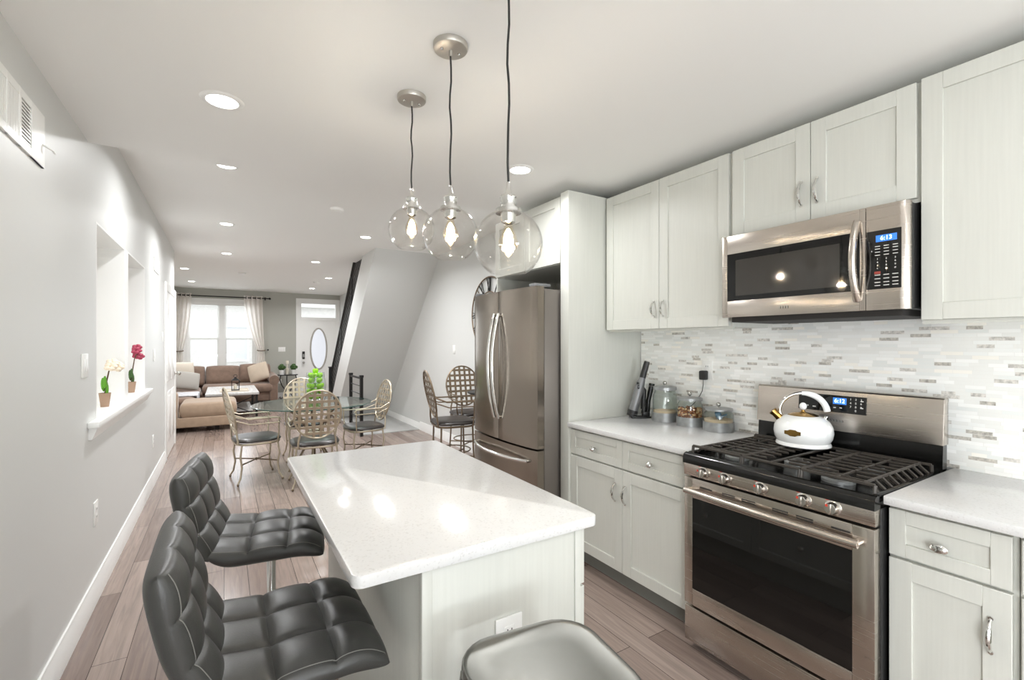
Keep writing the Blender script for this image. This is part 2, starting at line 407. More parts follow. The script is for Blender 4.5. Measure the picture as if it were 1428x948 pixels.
# sill only spans the openings inside the wall thickness
struct(MB().box(XL+.0, XL+.05, OP[0][0]-.2, OP[1][1]+.1, ZO0-.022, ZO0+.012, .006).box(XL-.26, XL, OP[0][0], OP[1][1], ZO0-.02, ZO0+.012)
       .prism([(XL, ZO0-.085), (XL+.014, ZO0-.085), (XL+.034, ZO0-.03), (XL+.034, ZO0-.02), (XL, ZO0-.02)], 'y', OP[0][0]-.17, OP[1][1]+.07), 'trim_2', M['trim'])
sl.bm.free()
struct(MB().box(-1.6, XL-.3, YE-.1, YE, 0, HF), 'wall_return', M['wall'])
struct(MB().box(-1.6, -1.45, YE, YF, 0, HF), 'wall_living_left', M['wall_shaded'])
struct(MB().box(XK, XK+.2, YB, 3.42, 0, HF), 'wall_right_kitchen', M['wall'])
struct(MB().box(XR, XR+.2, 3.42, YF, 0, HF), 'wall_right', M['wall'])
# front wall with window and door openings
WX0, WX1, WZ0, WZ1 = -.78, .69, .62, 2.44
DX0, DX1, DZ1 = 1.70, 2.70, 2.55
struct(MB().box(-1.6, WX0, YF, YF+.15, 0, HF).box(WX0, WX1, YF, YF+.15, 0, WZ0).box(WX0, WX1, YF, YF+.15, WZ1, HF).box(WX1, DX0, YF, YF+.15, 0, HF)
       .box(DX0, DX1, YF, YF+.15, DZ1, HF).box(DX1, 2.95, YF, YF+.15, 0, HF), 'wall_front', M['wall_shaded'])
# back wall behind the camera, with an unseen glazed opening added to let light in
PX0, PX1, PZ1 = -.5, 1.3, 2.2
struct(MB().box(XL, PX0, YB-.15, YB, 0, HK).box(PX1, XK, YB-.15, YB, 0, HK).box(PX0, PX1, YB-.15, YB, PZ1, HK), 'wall_back', M['wall'])
w3 = struct(MB().box(PX0, PX0+.07, YB-.12, YB-.04, 0, PZ1).box(PX1-.07, PX1, YB-.12, YB-.04, 0, PZ1).box(.36, .44, YB-.12, YB-.04, 0, PZ1)
            .box(PX0+.07, PX1-.07, YB-.12, YB-.04, PZ1-.07, PZ1).box(PX0+.07, PX1-.07, YB-.12, YB-.04, 0, .07), 'fill_window_back', M['trim'])
MB().box(PX0+.06, PX1-.06, YB-.085, YB-.08, .06, PZ1-.06).build('pane', M['pane'], w3)
w4 = struct(MB().box(XL-.2, XL-.1, SY0, SY0+.07, 0, SZ1).box(XL-.2, XL-.1, SY1-.07, SY1, 0, SZ1).box(XL-.2, XL-.1, SY0+.07, SY1-.07, SZ1-.07, SZ1).box(XL-.2, XL-.1, SY0+.07, SY1-.07, 0, .07)
            .box(XL-.19, XL-.11, (SY0+SY1)/2-.035, (SY0+SY1)/2+.035, .07, SZ1-.07), 'fill_window_side', M['trim'])  # glazing out of view, added as a light source for the kitchen
MB().box(XL-.155, XL-.15, SY0+.06, SY1-.06, .06, SZ1-.06).build('pane', M['pane'], w4)
# baseboards
def bbx(x, y0, y1, sgn, h=.135):
    d = .016*sgn
    return MB().prism([(x, 0), (x+d, 0), (x+d, h-.03), (x+d*.6, h-.018), (x+d*.5, h), (x, h)], 'y', y0, y1)
struct(bbx(XL, SY1, 6.93, 1), 'baseboard_left', M['trim'])
struct(bbx(XR, 3.42, 7.33, -1), 'baseboard_right', M['trim'])
struct(bbx(XR, 7.33, YF, -1, .11), 'baseboard_stair', M['trim'])
struct(MB().box(-1.45, DX0-.1, YF-.016, YF, 0, .13), 'baseboard_front', M['trim'])
# left six-panel door in its casing
dt = MB()
for a, b in ((6.93, 7.03), (8.15, 8.25)): dt.box(XL, XL+.022, a, b, 0, 2.17, .004)
dt.box(XL, XL+.022, 7.03, 8.15, 2.07, 2.17, .004)
struct(dt, 'trim_3', M['trim'])
dd = MB().box(XL+.001, XL+.012, 7.03, 8.15, .01, 2.07)
for y0, y1 in ((7.14, 7.54), (7.64, 8.04)):
    for z0, z1 in ((.2, .82), (.95, 1.62), (1.74, 1.98)):
        dd.box(XL+.01, XL+.018, y0, y1, z0, z1, .006)
        dd.box(XL+.014, XL+.022, y0+.05, y1-.05, z0+.05, z1-.05, .006)
d2 = struct(dd, 'door_2', M['trim'])
MB().cyl((XL+.012, 8.07, 1.0), (XL+.05, 8.07, 1.0), .012).ball((XL+.065, 8.07, 1.0), .028).cyl((XL+.012, 8.07, 1.0), (XL+.018, 8.07, 1.0), .03).build('door_knob', M['nickel'], d2)

# front window: twin double-hung
wy = YF+.05
wf = MB()
def fr(mb, x0, x1, z0, z1, w, y0, y1):
    mb.box(x0, x0+w, y0, y1, z0, z1).box(x1-w, x1, y0, y1, z0, z1).box(x0+w, x1-w, y0, y1, z1-w, z1).box(x0+w, x1-w, y0, y1, z0, z0+w)
fr(wf, WX0, WX1, WZ0, WZ1, .05, YF+.02, YF+.13)
wf.box(-.105, .015, YF+.02, YF+.13, WZ0+.05, WZ1-.05)
w1 = struct(wf, 'window_1', M['trim'])
for x0, x1 in ((WX0+.05, -.105), (.015, WX1-.05)):
    for z0, z1, yy in ((WZ0+.05, 1.55, YF+.05), (1.51, WZ1-.05, YF+.085)):
        sa = MB(); fr(sa, x0, x1, z0, z1, .04, yy, yy+.03); so = sa.build('sash', M['trim'], w1)
        MB().box(x0+.035, x1-.035, yy+.012, yy+.016, z0+.035, z1-.035).build('pane', M['pane'], so)
ca = MB(); fr(ca, WX0-.08, WX1+.08, WZ0-.08, WZ1+.08, .08, YF-.02, YF); ca.box(WX0-.1, WX1+.1, YF-.06, YF, WZ0-.03, WZ0, .005)
ca.build('window_casing', M['trim'], w1)
bl = MB()
for k in range(46):
    z = WZ1-.06-k*.037
    if z > WZ0+.03:
        for x0, x1 in ((WX0+.06, -.11), (.02, WX1-.06)): bl.box(x0, x1, YF+.018, YF+.042, z, z+.0018)
bl.box(WX0+.05, WX1-.05, YF+.012, YF+.045, WZ1-.09, WZ1-.05)
bl.build('blind', M['white'], w1)

# front door with transom and oval light
fd = MB(); fr(fd, DX0, DX1, -.06, DZ1, .06, YF-.0, YF+.12); fd.box(DX0+.06, DX1-.06, YF, YF+.12, 2.04, 2.12)
fd.box(DX0-.07, DX0, YF-.02, YF, 0, DZ1+.07).box(DX1, DX1+.045, YF-.02, YF, 0, DZ1+.07).box(DX0, DX1, YF-.02, YF, DZ1, DZ1+.07)
d1 = struct(fd, 'door_1', M['trim'])
ds = MB().box(DX0+.06, DX1-.06, YF+.03, YF+.075, .01, 2.04)
for x0, x1 in ((1.84, 2.16), (2.24, 2.56)): ds.box(x0, x1, YF+.022, YF+.03, .2, .5, .006)
dsl = ds.build('door_slab', M['trim'], d1)
oc = (2.2, YF+.028, 1.27)
def oval(mb, a, b, r, n=40): return mb.tube([(oc[0]+a*math.cos(2*PI*i/n), oc[1], oc[2]+b*math.sin(2*PI*i/n)) for i in range(n)], r, 8, True)
oval(MB(), .205, .55, .022).build('oval_frame', M['greyfab'], dsl)
MB().prism([(oc[0]+.19*math.cos(2*PI*i/40), oc[2]+.535*math.sin(2*PI*i/40)) for i in range(40)], 'y', YF+.022, YF+.03).build('oval_glass', M['petglass'], dsl)
MB().box(DX0+.06, DX1-.06, YF+.05, YF+.056, 2.12, DZ1-.06).build('transom_glass', M['pane'], d1)
kp = MB().box(1.785, 1.85, YF-.0, YF+.03, 1.0, 1.2, .01).build('keypad_lock', M['black'], dsl)
kk = MB()
for i in range(3):
    for j in range(4): kk.box(1.797+i*.016, 1.807+i*.016, YF-.004, YF+.001, 1.04+j*.024, 1.054+j*.024)
kk.build('keypad_buttons', M['mark'], kp)
MB().cyl((1.815, YF+.03, .9), (1.815, YF-.02, .9), .014).ball((1.815, YF-.035, .9), .032).build('door_knob', M['nickel'], dsl)

# stair block rising towards the camera: closed stringer and sloping soffit
k_ = 2.75/2.74
def sof(y): return 2.75-k_*(y-6.5)
XS = 1.79
st = MB().prism([(6.5, 2.75), (9.24, 0), (9.85, 0), (7.11, 2.75)], 'x', XS+.06, XR)
st.prism([(6.5, 2.75), (9.24, 0), (9.97, 0), (7.23, 2.75)], 'x', XS, XS+.06)
struct(st, 'wall_stair', M['wall'])
tp = MB()
for i in range(14):
    z = .19*(i+1); y = 10.05-.19*i/k_
    if z < 2.74: tp.prism([(y, 0 if i == 0 else z-.19), (y, z), (y-.2, z), (y-.2, z-.01), (y-.03, z-.19)], 'x', XS+.06, XR)
struct(tp, 'trim_4', M['wash'])
struct(MB().box(XS+.05, XR, 7.33, 9.2, 0, .012), 'trim_5', M['carpet'])

# building across the street, seen through the window
hb = thing('rowhouse', 'pale rowhouse seen through the front window across the street', 'house', (0, 24, 0))
MB().box(-9, 9, 24, 30, -1, 6.5).box(-9, 9, 23.8, 24, 6.3, 6.6).box(-9, 9, 23.7, 24, 3.1, 3.35).build('facade', M['brick'], hb)
for x in (-6.5, -4.2, -1.9, .4, 2.7, 5):
    for z in (.6, 3.9):
        f_ = MB(); fr(f_, x-.55, x+.55, z, z+1.6, .08, 23.9, 24.02); fo = f_.build('window', M['trim'], hb)
        MB().box(x-.48, x+.48, 23.96, 24, z+.07, z+1.53).build('pane', M['facglass'], fo)
struct(MB().box(-12, 12, 13.8, 32, -.3, -.14), 'ground', M['carpet'])

# ------------------------------------------------------------------ tiled backsplash
single(MB().box(XK-.008, XK, -.3, 2.372, .914, 1.60), 'backsplash', M['tile'], 'pale linear mosaic tile backsplash behind the range and counters', 'backsplash')

# ------------------------------------------------------------------ cabinets
def shaker(x, y0, y1, z0, z1, fw=.062, th=.02, rec=.008):
    # a recessed-panel front whose face looks to -x
    mb = MB()
    mb.box(x, x+th, y0, y0+fw, z0, z1, .0012, 1).box(x, x+th, y1-fw, y1, z0, z1, .0012, 1)
    mb.box(x, x+th, y0+fw, y1-fw, z0, z0+fw, .0012, 1).box(x, x+th, y0+fw, y1-fw, z1-fw, z1, .0012, 1)
    mb.box(x+rec, x+th-.001, y0+fw-.002, y1-fw+.002, z0+fw-.002, z1-fw+.002)
    return mb
def pull(x, y, z0, z1, parent, b=.026):
    n = 14; P = []
    for i in range(n+1):
        q = i/n; P.append((x-b*math.sin(PI*q)**.7-.002, y, z0+(z1-z0)*q))
    rr = [.0035+.0035*math.sin(PI*i/n) for i in range(n+1)]
    return MB().tube(P, rr, 8).cyl((x, y, z0), (x-.006, y, z0), .006, seg=10).cyl((x, y, z1), (x-.006, y, z1), .006, seg=10).build('handle', M['chrome'], parent)
def knob(x, y, z, parent, sy=1.0):
    rot = Matrix.Rotation(-PI/2, 4, 'Y')
    return MB().lathe([(0, 0), (.009, 0), (.006, .008), (.006, .012), (.015, .017), (.0155, .022), (.011, .028), (0, .03)], (x, y, z), 18, rot, sy).build('knob', M['chrome'], parent)
XU, XB = 2.22, 1.92
def upper(name, label, y0, y1, z0, z1, doors, pulls):
    t = thing(name, label, 'cabinet', (XU+.17, (y0+y1)/2, z0))
    MB().box(XU+.021, XK-.003, y0, y1, z0, z1).box(XU+.021, XU+.033, y0, y1, z0-.012, z0).build('body', M['cab'], t)
    for (a, b), (hy, h0, h1) in zip(doors, pulls):
        d = shaker(XU, a, b, z0+.003, z1-.003).build('door', M['cab'], t)
        if hy: pull(XU, hy, h0, h1, d)
    return t
upper('wall_cabinet', 'tall pale grey two-door wall cabinet between fridge panel and microwave', 1.452, 2.371, 1.513, 2.415, [(1.463, 1.915), (1.918, 2.368)], [(1.884, 1.59, 1.68), (1.955, 1.59, 1.68)])
upper('wall_cabinet', 'short pale grey two-door wall cabinet directly above the microwave', .684, 1.45, 1.975, 2.415, [(.694, 1.066), (1.069, 1.442)], [(1.038, 2.05, 2.155), (1.105, 2.05, 2.155)])
upper('wall_cabinet', 'large pale grey wall cabinet right of the microwave, cut by the frame', -.27, .682, 1.513, 2.42, [(-.27, .2), (.203, .680)], [(.17, 1.59, 1.68), (.236, 1.59, 1.68)])
t = thing('wall_cabinet', 'pale grey cabinet above the stainless steel fridge', 'cabinet', (2.2, 2.94, 1.97))
MB().box(1.94, 2.57, 2.49, 3.372, 1.965, 2.415).build('body', M['cab'], t)
for a, b in ((2.494, 2.93), (2.933, 3.37)): shaker(1.92, a, b, 1.968, 2.413).build('door', M['cab'], t)
single(MB().box(1.905, XK, 2.385, 2.47, 0, 2.425, .002), 'fridge_panel', M['cab'], 'tall pale grey end panel on the near side of the fridge', 'panel')
single(MB().box(1.95, XK, 3.385, 3.405, 0, 2.415, .002), 'fridge_panel', M['cab'], 'tall pale grey panel on the far side of the fridge', 'panel')

def base(name, label, y0, y1, drawers, doors):
    t = thing(name, label, 'cabinet', (XB+.3, (y0+y1)/2, 0))
    MB().box(XB+.021, XK-.01, y0, y1, .114, .884).build('body', M['cab'], t)
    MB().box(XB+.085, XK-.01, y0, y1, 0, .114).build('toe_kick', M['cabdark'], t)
    for a, b, ks, sy in drawers:
        d = shaker(XB, a, b, .717, .872, .045).build('drawer', M['cab'], t); knob(XB, ks, .785, d, sy)
    for a, b, hy in doors:
        d = shaker(XB, a, b, .122, .707).build('door', M['cab'], t); pull(XB, hy, .52, .62, d)
    return t
base('base_cabinet', 'pale grey base cabinet left of the range with two drawers over two doors', 1.455, 2.384, [(1.460, 1.918, 1.71, 1), (1.921, 2.381, 2.152, 1)], [(1.460, 1.918, 1.895), (1.921, 2.381, 1.975)])
base('base_cabinet', 'narrow pale grey base cabinet right of the range with oval drawer knob', .372, .678, [(.383, .674, .539, 1.5)], [(.383, .674, .426)])
base('base_cabinet', 'pale grey base cabinet at the right edge of the picture', -.3, .37, [(-.295, .364, .035, 1.5)], [(-.295, .033, .0), (.036, .364, .07)])
single(MB().box(1.893, XK-.008, 1.453, 2.384, .885, .915, .004), 'countertop', M['quartz'], 'white quartz countertop left of the range under the jars', 'countertop')
single(MB().box(1.893, XK-.008, -.3, .681, .885, .915, .004), 'countertop', M['quartz'], 'white quartz countertop right of the range', 'countertop')

# ------------------------------------------------------------------ range
RY0, RY1 = .686, 1.448
rg = thing('gas_range', 'stainless steel gas range with black cooktop and oven window', 'stove', (2.2, 1.067, 0))
MB().box(1.895, 2.5, RY0, RY1, .03, .875, .004).build('body', M['blackplastic'], rg)
MB().box(1.93, 2.45, RY0+.03, RY1-.03, 0, .03).build('plinth', M['black'], rg)
ck = MB().prism([(1.842, .868), (1.842, .897), (1.85, .91), (1.866, .916), (1.9, .905), (2.42, .905), (2.44, .916), (2.5, .916), (2.5, .868)], 'y', RY0, RY1)
ck.box(1.88, 2.43, RY0, RY0+.02, .9, .916, .004).box(1.88, 2.43, RY1-.02, RY1, .9, .916, .004)
ck.build('cooktop', M['black'], rg)
MB().prism([(1.85, .812), (1.846, .868), (1.89, .868), (1.89, .812)], 'y', RY0, RY1, .003).build('control_panel', M['steel'], rg)
rotx = Matrix.Rotation(-PI/2, 4, 'Y')
for i, (y) in enumerate((1.339, 1.232, 1.074, .91, .811)):
    kb = MB().lathe([(0, 0), (.027, 0), (.027, .004), (.021, .007), (.0195, .026), (.018, .029), (0, .03)], (1.848, y, .843), 24, rotx).box(1.812, 1.82, y-.004, y+.004, .824, .862, .002).build('control_knob', M['knob'], rg)
    MB().box(1.8172, 1.8182, y+.004, y+.014, .85, .858).build('indicator_mark', M['red'], kb)
    MB().box(1.8445, 1.8465, y+.008, y+.026, .8655, .8675).build('heat_mark', M['red'], rg)
od = MB()
fr_y0, fr_y1 = .755, 1.402
od.box(1.85, 1.894, RY0+.002, fr_y0, .213, .803, .003).box(1.85, 1.894, fr_y1, RY1-.002, .213, .803, .003)
od.box(1.85, 1.894, fr_y0, fr_y1, .213, .29, .001).box(1.85, 1.894, fr_y0, fr_y1, .712, .803, .001)
odr = od.build('oven_door', M['steel'], rg)
MB().box(1.8515, 1.89, fr_y0, fr_y1, .29, .712).build('oven_window', M['bglass'], odr)
vs = MB()
for y in (1.33, 1.22, 1.13, 1.0, .91, .79): vs.box(1.849, 1.852, y-.03, y+.03, .772, .777).box(1.849, 1.852, y-.03, y+.03, .764, .769) if y not in (1.33, .79) else vs.box(1.849, 1.852, y-.03, y+.03, .768, .774)
vs.build('vent_slot', M['slot'], odr)
hd = MB(); n = 16
hd.tube([(1.80+.012*(2*i/n-1)**2, .722+(1.412-.722)*i/n, .752) for i in range(n+1)], .0145, 12)
for y in (.73, 1.404): hd.cyl((1.85, y, .752), (1.81, y, .752), .011)
hd.build('handle', M['steel'], odr)
MB().box(1.853, 1.894, RY0+.002, RY1-.002, .038, .2, .004).build('drawer', M['steel'], rg)
MB().prism([(2.455, 1.015), (2.47, 1.2), (2.478, 1.207), (2.515, 1.207), (2.515, 1.015)], 'y', RY0-.004, RY1+.004, .003).build('backguard', M['steel'], rg)
MB().prism([(2.462, .912), (2.468, 1.015), (2.51, 1.015), (2.51, .912)], 'y', RY0, RY1).build('backguard_base', M['black'], rg)
def bgm(y, z): return Matrix.Translation((2.455+.015*(z-1.015)/.185-.0022, y, z)) @ Matrix.Rotation(R(4.6), 4, 'Y') @ Matrix.Rotation(-PI/2, 4, 'Z') @ Matrix.Rotation(PI/2, 4, 'X')
dsp = MB().box(-.145, .145, -.04, .04, -.001, .0015).xf(bgm(1.093, 1.142)).build('display_panel', M['bglass'], rg)
MB().text('6:12', .026, bgm(1.055, 1.156) @ Matrix.Translation((0, 0, .003))).build('display_digits', M['lcddig'], dsp)
MB().box(-.028, .028, -.015, .015, .0015, .0025).xf(bgm(1.055, 1.156)).build('display_window', M['lcd'], dsp)
mk = MB()
for i, c in enumerate('123456789'):
    mk.text(c, .013, bgm(1.01-.021*(i % 3), 1.168-.017*(i//3)) @ Matrix.Translation((0, 0, .002)))
mk.text('0', .013, bgm(1.01-.021, 1.117) @ Matrix.Translation((0, 0, .002)))
mk.build('keypad_digits', M['mark'], dsp)
for y, z, w in ((1.2, 1.172, .012), (1.172, 1.172, .012), (1.15, 1.172, .01), (1.215, 1.122, .008), (1.195, 1.122, .008), (1.165, 1.12, .014), (1.1, 1.123, .01), (1.075, 1.124, .01), (1.05, 1.125, .01), (.965, 1.163, .012), (.965, 1.132, .012)):
    MB().box(-w/2, w/2, -.002, .002, .0016, .0024).xf(bgm(y, z)).build('key_mark', M['mark'], dsp)
lg = MB()
for i in range(7): lg._join(MB().box(-.0045, .0045, -.0045, .0045, .0008, .0014).xf(bgm(1.12-.0125*i, 1.062)).bm)
lg.build('emblem', M['nickel'], rg)
# burners
for (x, y, r) in ((1.985, 1.266, .05), (1.985, .855, .055), (2.11, 1.067, .05), (2.27, 1.28, .042), (2.27, .855, .045)):
    bb = MB().lathe([(0, .905), (r, .905), (r, .915), (r*.86, .92), (0, .92)], (x, y, 0), 28).build('burner', M['galv'], rg)
    MB().lathe([(0, .92), (r*.72, .92), (r*.74, .925), (r*.68, .929), (0, .93)], (x, y, 0), 28).build('burner_cap', M['iron'], bb)
# three cast-iron grates
zt = .942
def bar(mb, p, q, w=.0055): mb.tube([p, q], w, 6)
for (a, b, side) in ((1.19, 1.43, 1), (.95, 1.182, 0), (.704, .942, -1)):
    g = MB()
    X0, X1 = 1.895, 2.405
    for x in (X0, X1):
        bar(g, (x, a, zt), (x, b, zt), .0065)
        for y in (a, b): bar(g, (x, y, zt), (x-.004 if x == X0 else x+.004, y, .907), .0065)
    outer = b if side == 1 else a; inner = a if side == 1 else b
    if side == 0:
        for y in (a, b): bar(g, (X0, y, zt), (X1, y, zt), .0065)
        for k in range(8):
            x = X0+.06+k*.056
            bar(g, (x, a, zt), (x, a+.07, zt)); bar(g, (x, b, zt), (x, b-.07, zt))
        bar(g, (X0, (a+b)/2, zt), (X1, (a+b)/2, zt))
    else:
        bar(g, (X0, inner, zt), (X1, inner, zt), .0065)
        s_ = 1 if side == 1 else -1
        for k in range(9):
            x = X0+.03+k*.0565
            near = any(abs(x-bx) < .05 for bx in (1.985, 2.27))
            yi = (a+b)/2
            bar(g, (x, outer-s_*.035, zt), (x, outer, .910), .006)
            if near:
                bar(g, (x, outer-s_*.035, zt), (x, yi+s_*.03, zt)); bar(g, (x, inner, zt), (x, yi-s_*.03, zt))
            else: bar(g, (x, outer-s_*.035, zt), (x, inner, zt))
        bar(g, (X0, yi, zt), (X1, yi, zt)); bar(g, (X0, outer-s_*.035, zt), (X1, outer-s_*.035, zt), .0058)
    g.build('grate', M['iron'], rg)

# ------------------------------------------------------------------ kettle
KL = (2.325, 1.15, zt+.0066)
KZ = Matrix.Scale(1.12, 4, (0, 0, 1))
kt = thing('kettle', 'white enamel kettle with gold spout and badge on the stove grate', 'kettle', KL, -R(58))
MB().lathe([(0, 0), (.108, 0), (.114, .004), (.112, .012), (.108, .018), (.118, .035), (.1225, .058), (.119, .082), (.107, .103), (.088, .118), (.072, .124), (.066, .126), (.066, .12), (0, .12)], (0, 0, 0), 48).xf(KZ).xf(kt.matrix_basis).build('body', M['enamel'], kt)
ld = MB().lathe([(0, .121), (.064, .121), (.064, .126), (.045, .133), (.015, .137), (.008, .142), (.007, .148), (0, .148)], (0, 0, 0), 40).xf(KZ).xf(kt.matrix_basis).build('lid', M['gold'], kt)
MB().ball((0, 0, .163), .016, (1, 1, 1)).xf(KZ).xf(kt.matrix_basis).build('lid_knob', M['enamel'], ld)
def hp(t): return (.098*math.cos(t), 0, .132+.112*math.sin(t)**.8 if math.sin(t) > 0 else .132)
MB().tube([(-.084, 0, .126)]+[hp(PI-.12-(PI/2-.1)*i/14) for i in range(15)], .0075, 10).tube([(.086, 0, .126), (.094, 0, .14)], .010, 10).xf(kt.matrix_basis).build('handle', M['chrome'], kt)
MB().tube([hp(PI/2+.06-(PI/2-.15)*i/14) for i in range(15)], [.0095+.0045*min(1, i/5) for i in range(15)], 12).xf(kt.matrix_basis).build('handle_grip', M['enamel'], kt)
MB().tube([(-.078, 0, .106), (-.1, 0, .128), (-.122, 0, .15)], [.021, .018, .0165], 16).tube([(-.1195, 0, .1475), (-.127, 0, .155)], .0195, 16).xf(kt.matrix_basis).build('spout', M['gold'], kt)
bd = MB()
import mathutils
# badge wrapped on the body, facing the camera side (-y local), a little to the left
pts = []
for (dx, dz) in ((-.031, -.008), (-.031, .008), (-.019, .009), (-.01, .0145), (.01, .0145), (.019, .009), (.031, .008), (.031, -.008), (.019, -.009), (.01, -.0145), (-.01, -.0145), (-.019, -.009)):
    x = -.052+dx; pts.append((x, .07+dz))
def ky(x, z, off): 
    rr = .1225-.9*abs(z/1.12-.06)**1.6; return -math.sqrt(max(rr*rr-x*x, 1e-6))-off
bmv = bd.bm
f0 = [bmv.verts.new((x, ky(x, z, .0022), z)) for x, z in pts]; f1 = [bmv.verts.new((x, ky(x, z, -.003), z)) for x, z in pts]
bmv.faces.new(f0); 
for i in range(len(pts)): bmv.faces.new((f0[i], f0[(i+1) % 12], f1[(i+1) % 12], f1[i]))
bmesh.ops.recalc_face_normals(bmv, faces=bmv.faces)
bd.xf(kt.matrix_basis).build('badge', M['gold'], kt)

# ------------------------------------------------------------------ microwave
MY0, MY1, MZ0, MZ1 = .69, 1.442, 1.553, 1.958
mw = thing('microwave', 'stainless steel over-the-range microwave above the stove', 'microwave', (2.35, 1.066, MZ0))
MB().box(2.17, 2.56, MY0+.004, MY1-.004, MZ0+.005, MZ1-.002, .003).build('body', M['blackplastic'], mw)
MB().box(2.17, 2.55, MY0+.03, MY1-.03, MZ0-.02, MZ0+.005).build('underside_vent', M['slot'], mw)
SE = .824
md = MB(); wy0, wy1, wz0, wz1 = .845, 1.414, 1.636, 1.868
md.box(2.135, 2.17, SE+.001, wy0, MZ0+.003, MZ1, .002).box(2.135, 2.17, wy1, MY1, MZ0+.003, MZ1, .002)
md.box(2.135, 2.17, wy0, wy1, MZ0+.003, wz0, .001).box(2.135, 2.17, wy0, wy1, wz1, MZ1, .001)
mdo = md.build('door', M['steel'], mw)
MB().box(2.1365, 2.165, wy0, wy1, wz0, wz1).build('door_window', M['bglass'], mdo)
MB().box(2.1355, 2.1366, .915, 1.37, 1.66, 1.835).build('window_mesh', mat('oven_mesh', (52, 49, 45), .05, .0, .8), mdo)
n = 16
MB().tube([(2.133-.045*math.sin(PI*i/n)**.8, .852, 1.597+(1.91-1.597)*i/n) for i in range(n+1)], .0135, 10).build('handle', M['steel'], mdo)
mc = MB().prism([(2.135, SE-.001), (2.135, .715), (2.14, .7), (2.152, MY0), (2.17, MY0), (2.17, SE-.001)], 'z', MZ0+.003, MZ1, .001).build('control_panel', M['steel'], mw)
kp = MB().box(2.1335, 2.14, .711, SE-.002, 1.636, 1.861, .002).build('keypad', M['bglass'], mc)
def mm(y, z): return Matrix.Translation((2.1335, y, z)) @ Matrix.Rotation(-PI/2, 4, 'Z') @ Matrix.Rotation(PI/2, 4, 'X')
MB().box(-.033, .033, -.0125, .0125, 0, .0008).xf(mm(.757, 1.829)).build('display_window', M['lcd'], kp)
MB().text('6:13', .022, mm(.757, 1.829) @ Matrix.Translation((0, 0, .0012))).build('display_digits', M['lcddig'], kp)
mk = MB()
rows = [1.80, 1.79, 1.778, 1.766]
for c, y in enumerate((.785, .757, .729)):
    for z in rows: mk._join(MB().box(-.008, .008, -.0013, .0013, 0, .0006).xf(mm(y, z)).bm)
    for k in range(4): mk.text('147*'[k] if c == 0 else ('2580'[k] if c == 1 else '369#'[k]), .009, mm(y, 1.751-.0125*k) @ Matrix.Translation((0, 0, .0006)))
    for z in (1.69, 1.676, 1.662, 1.65): mk._join(MB().box(-.009, .009, -.0013, .0013, 0, .0006).xf(mm(y, z)).bm)
mk.build('keypad_markings', M['mark'], kp)
MB().box(-.01, .01, -.005, .005, 0, .0007).xf(mm(.785, 1.699)).build('stop_key', mat('stop_key_red', (150, 62, 52), .5), kp)
lg = MB()
for i in range(4): lg._join(MB().box(-.003, .003, -.006, .006, 0, .0006).xf(Matrix.Translation((-.0013, 0, 0)) @ mm(1.155-.011*i, 1.59)).bm)
lg.build('emblem', M['nickel'], mdo)

# ------------------------------------------------------------------ fridge
FY0, FY1 = 2.483, 3.372
fg = thing('refrigerator', 'stainless steel French-door refrigerator with bottom freezer', 'fridge', (2.1, 2.93, 0))
MB().box(1.79, 2.52, FY0+.008, FY1-.008, .02, 1.785, .004).build('body', M['steelside'], fg)
MB().box(1.8, 2.5, FY0+.03, FY1-.03, 0, .02).build('feet', M['black'], fg)
yc = (FY0+FY1)/2; hw = (FY1-FY0)/2
def fx(y): return 1.688+.034*((y-yc)/hw)**2
def curved(y0, y1, z0, z1, xb=1.78, n=12, mb=None):
    poly = [(xb, y0)]+[(fx(y0+(y1-y0)*i/n)+(.006 if i in (0, n) else 0), y0+(y1-y0)*i/n) for i in range(n+1)]+[(xb, y1)]
    return (mb or MB()).prism(poly, 'z', z0, z1)
for k, (a, b) in enumerate(((FY0, yc-.002), (yc+.002, FY1))):
    d = curved(a, b, .738, 1.8).build('door', M['steelv'], fg)
    y = yc-.03 if k == 0 else yc+.03; n = 18
    MB().tube([(fx(y)-.012-.055*math.sin(PI*i/n)**.85, y, .89+(1.64-.89)*i/n) for i in range(n+1)], .0125, 10).cyl((fx(y), y, .9), (fx(y)-.02, y, .9), .012).cyl((fx(y), y, 1.63), (fx(y)-.02, y, 1.63), .012).build('handle', M['chrome'], d)
    MB().box(1.72, 1.85, a+.02 if k == 0 else b-.09, a+.09 if k == 0 else b-.02, 1.8, 1.82, .004).build('hinge_cover', M['greyplastic'], fg)
fz = curved(FY0, FY1, .05, .725).build('freezer_drawer', M['steelv'], fg)
n = 18
MB().tube([(fx(2.56+.75*i/n)-.012-.05*math.sin(PI*i/n)**.7, 2.56+.75*i/n, .65) for i in range(n+1)], .0125, 10).cyl((fx(2.57), 2.57, .65), (fx(2.57)-.02, 2.57, .65), .013).cyl((fx(3.3), 3.3, .65), (fx(3.3)-.02, 3.3, .65), .013).build('handle', M['chrome'], fz)

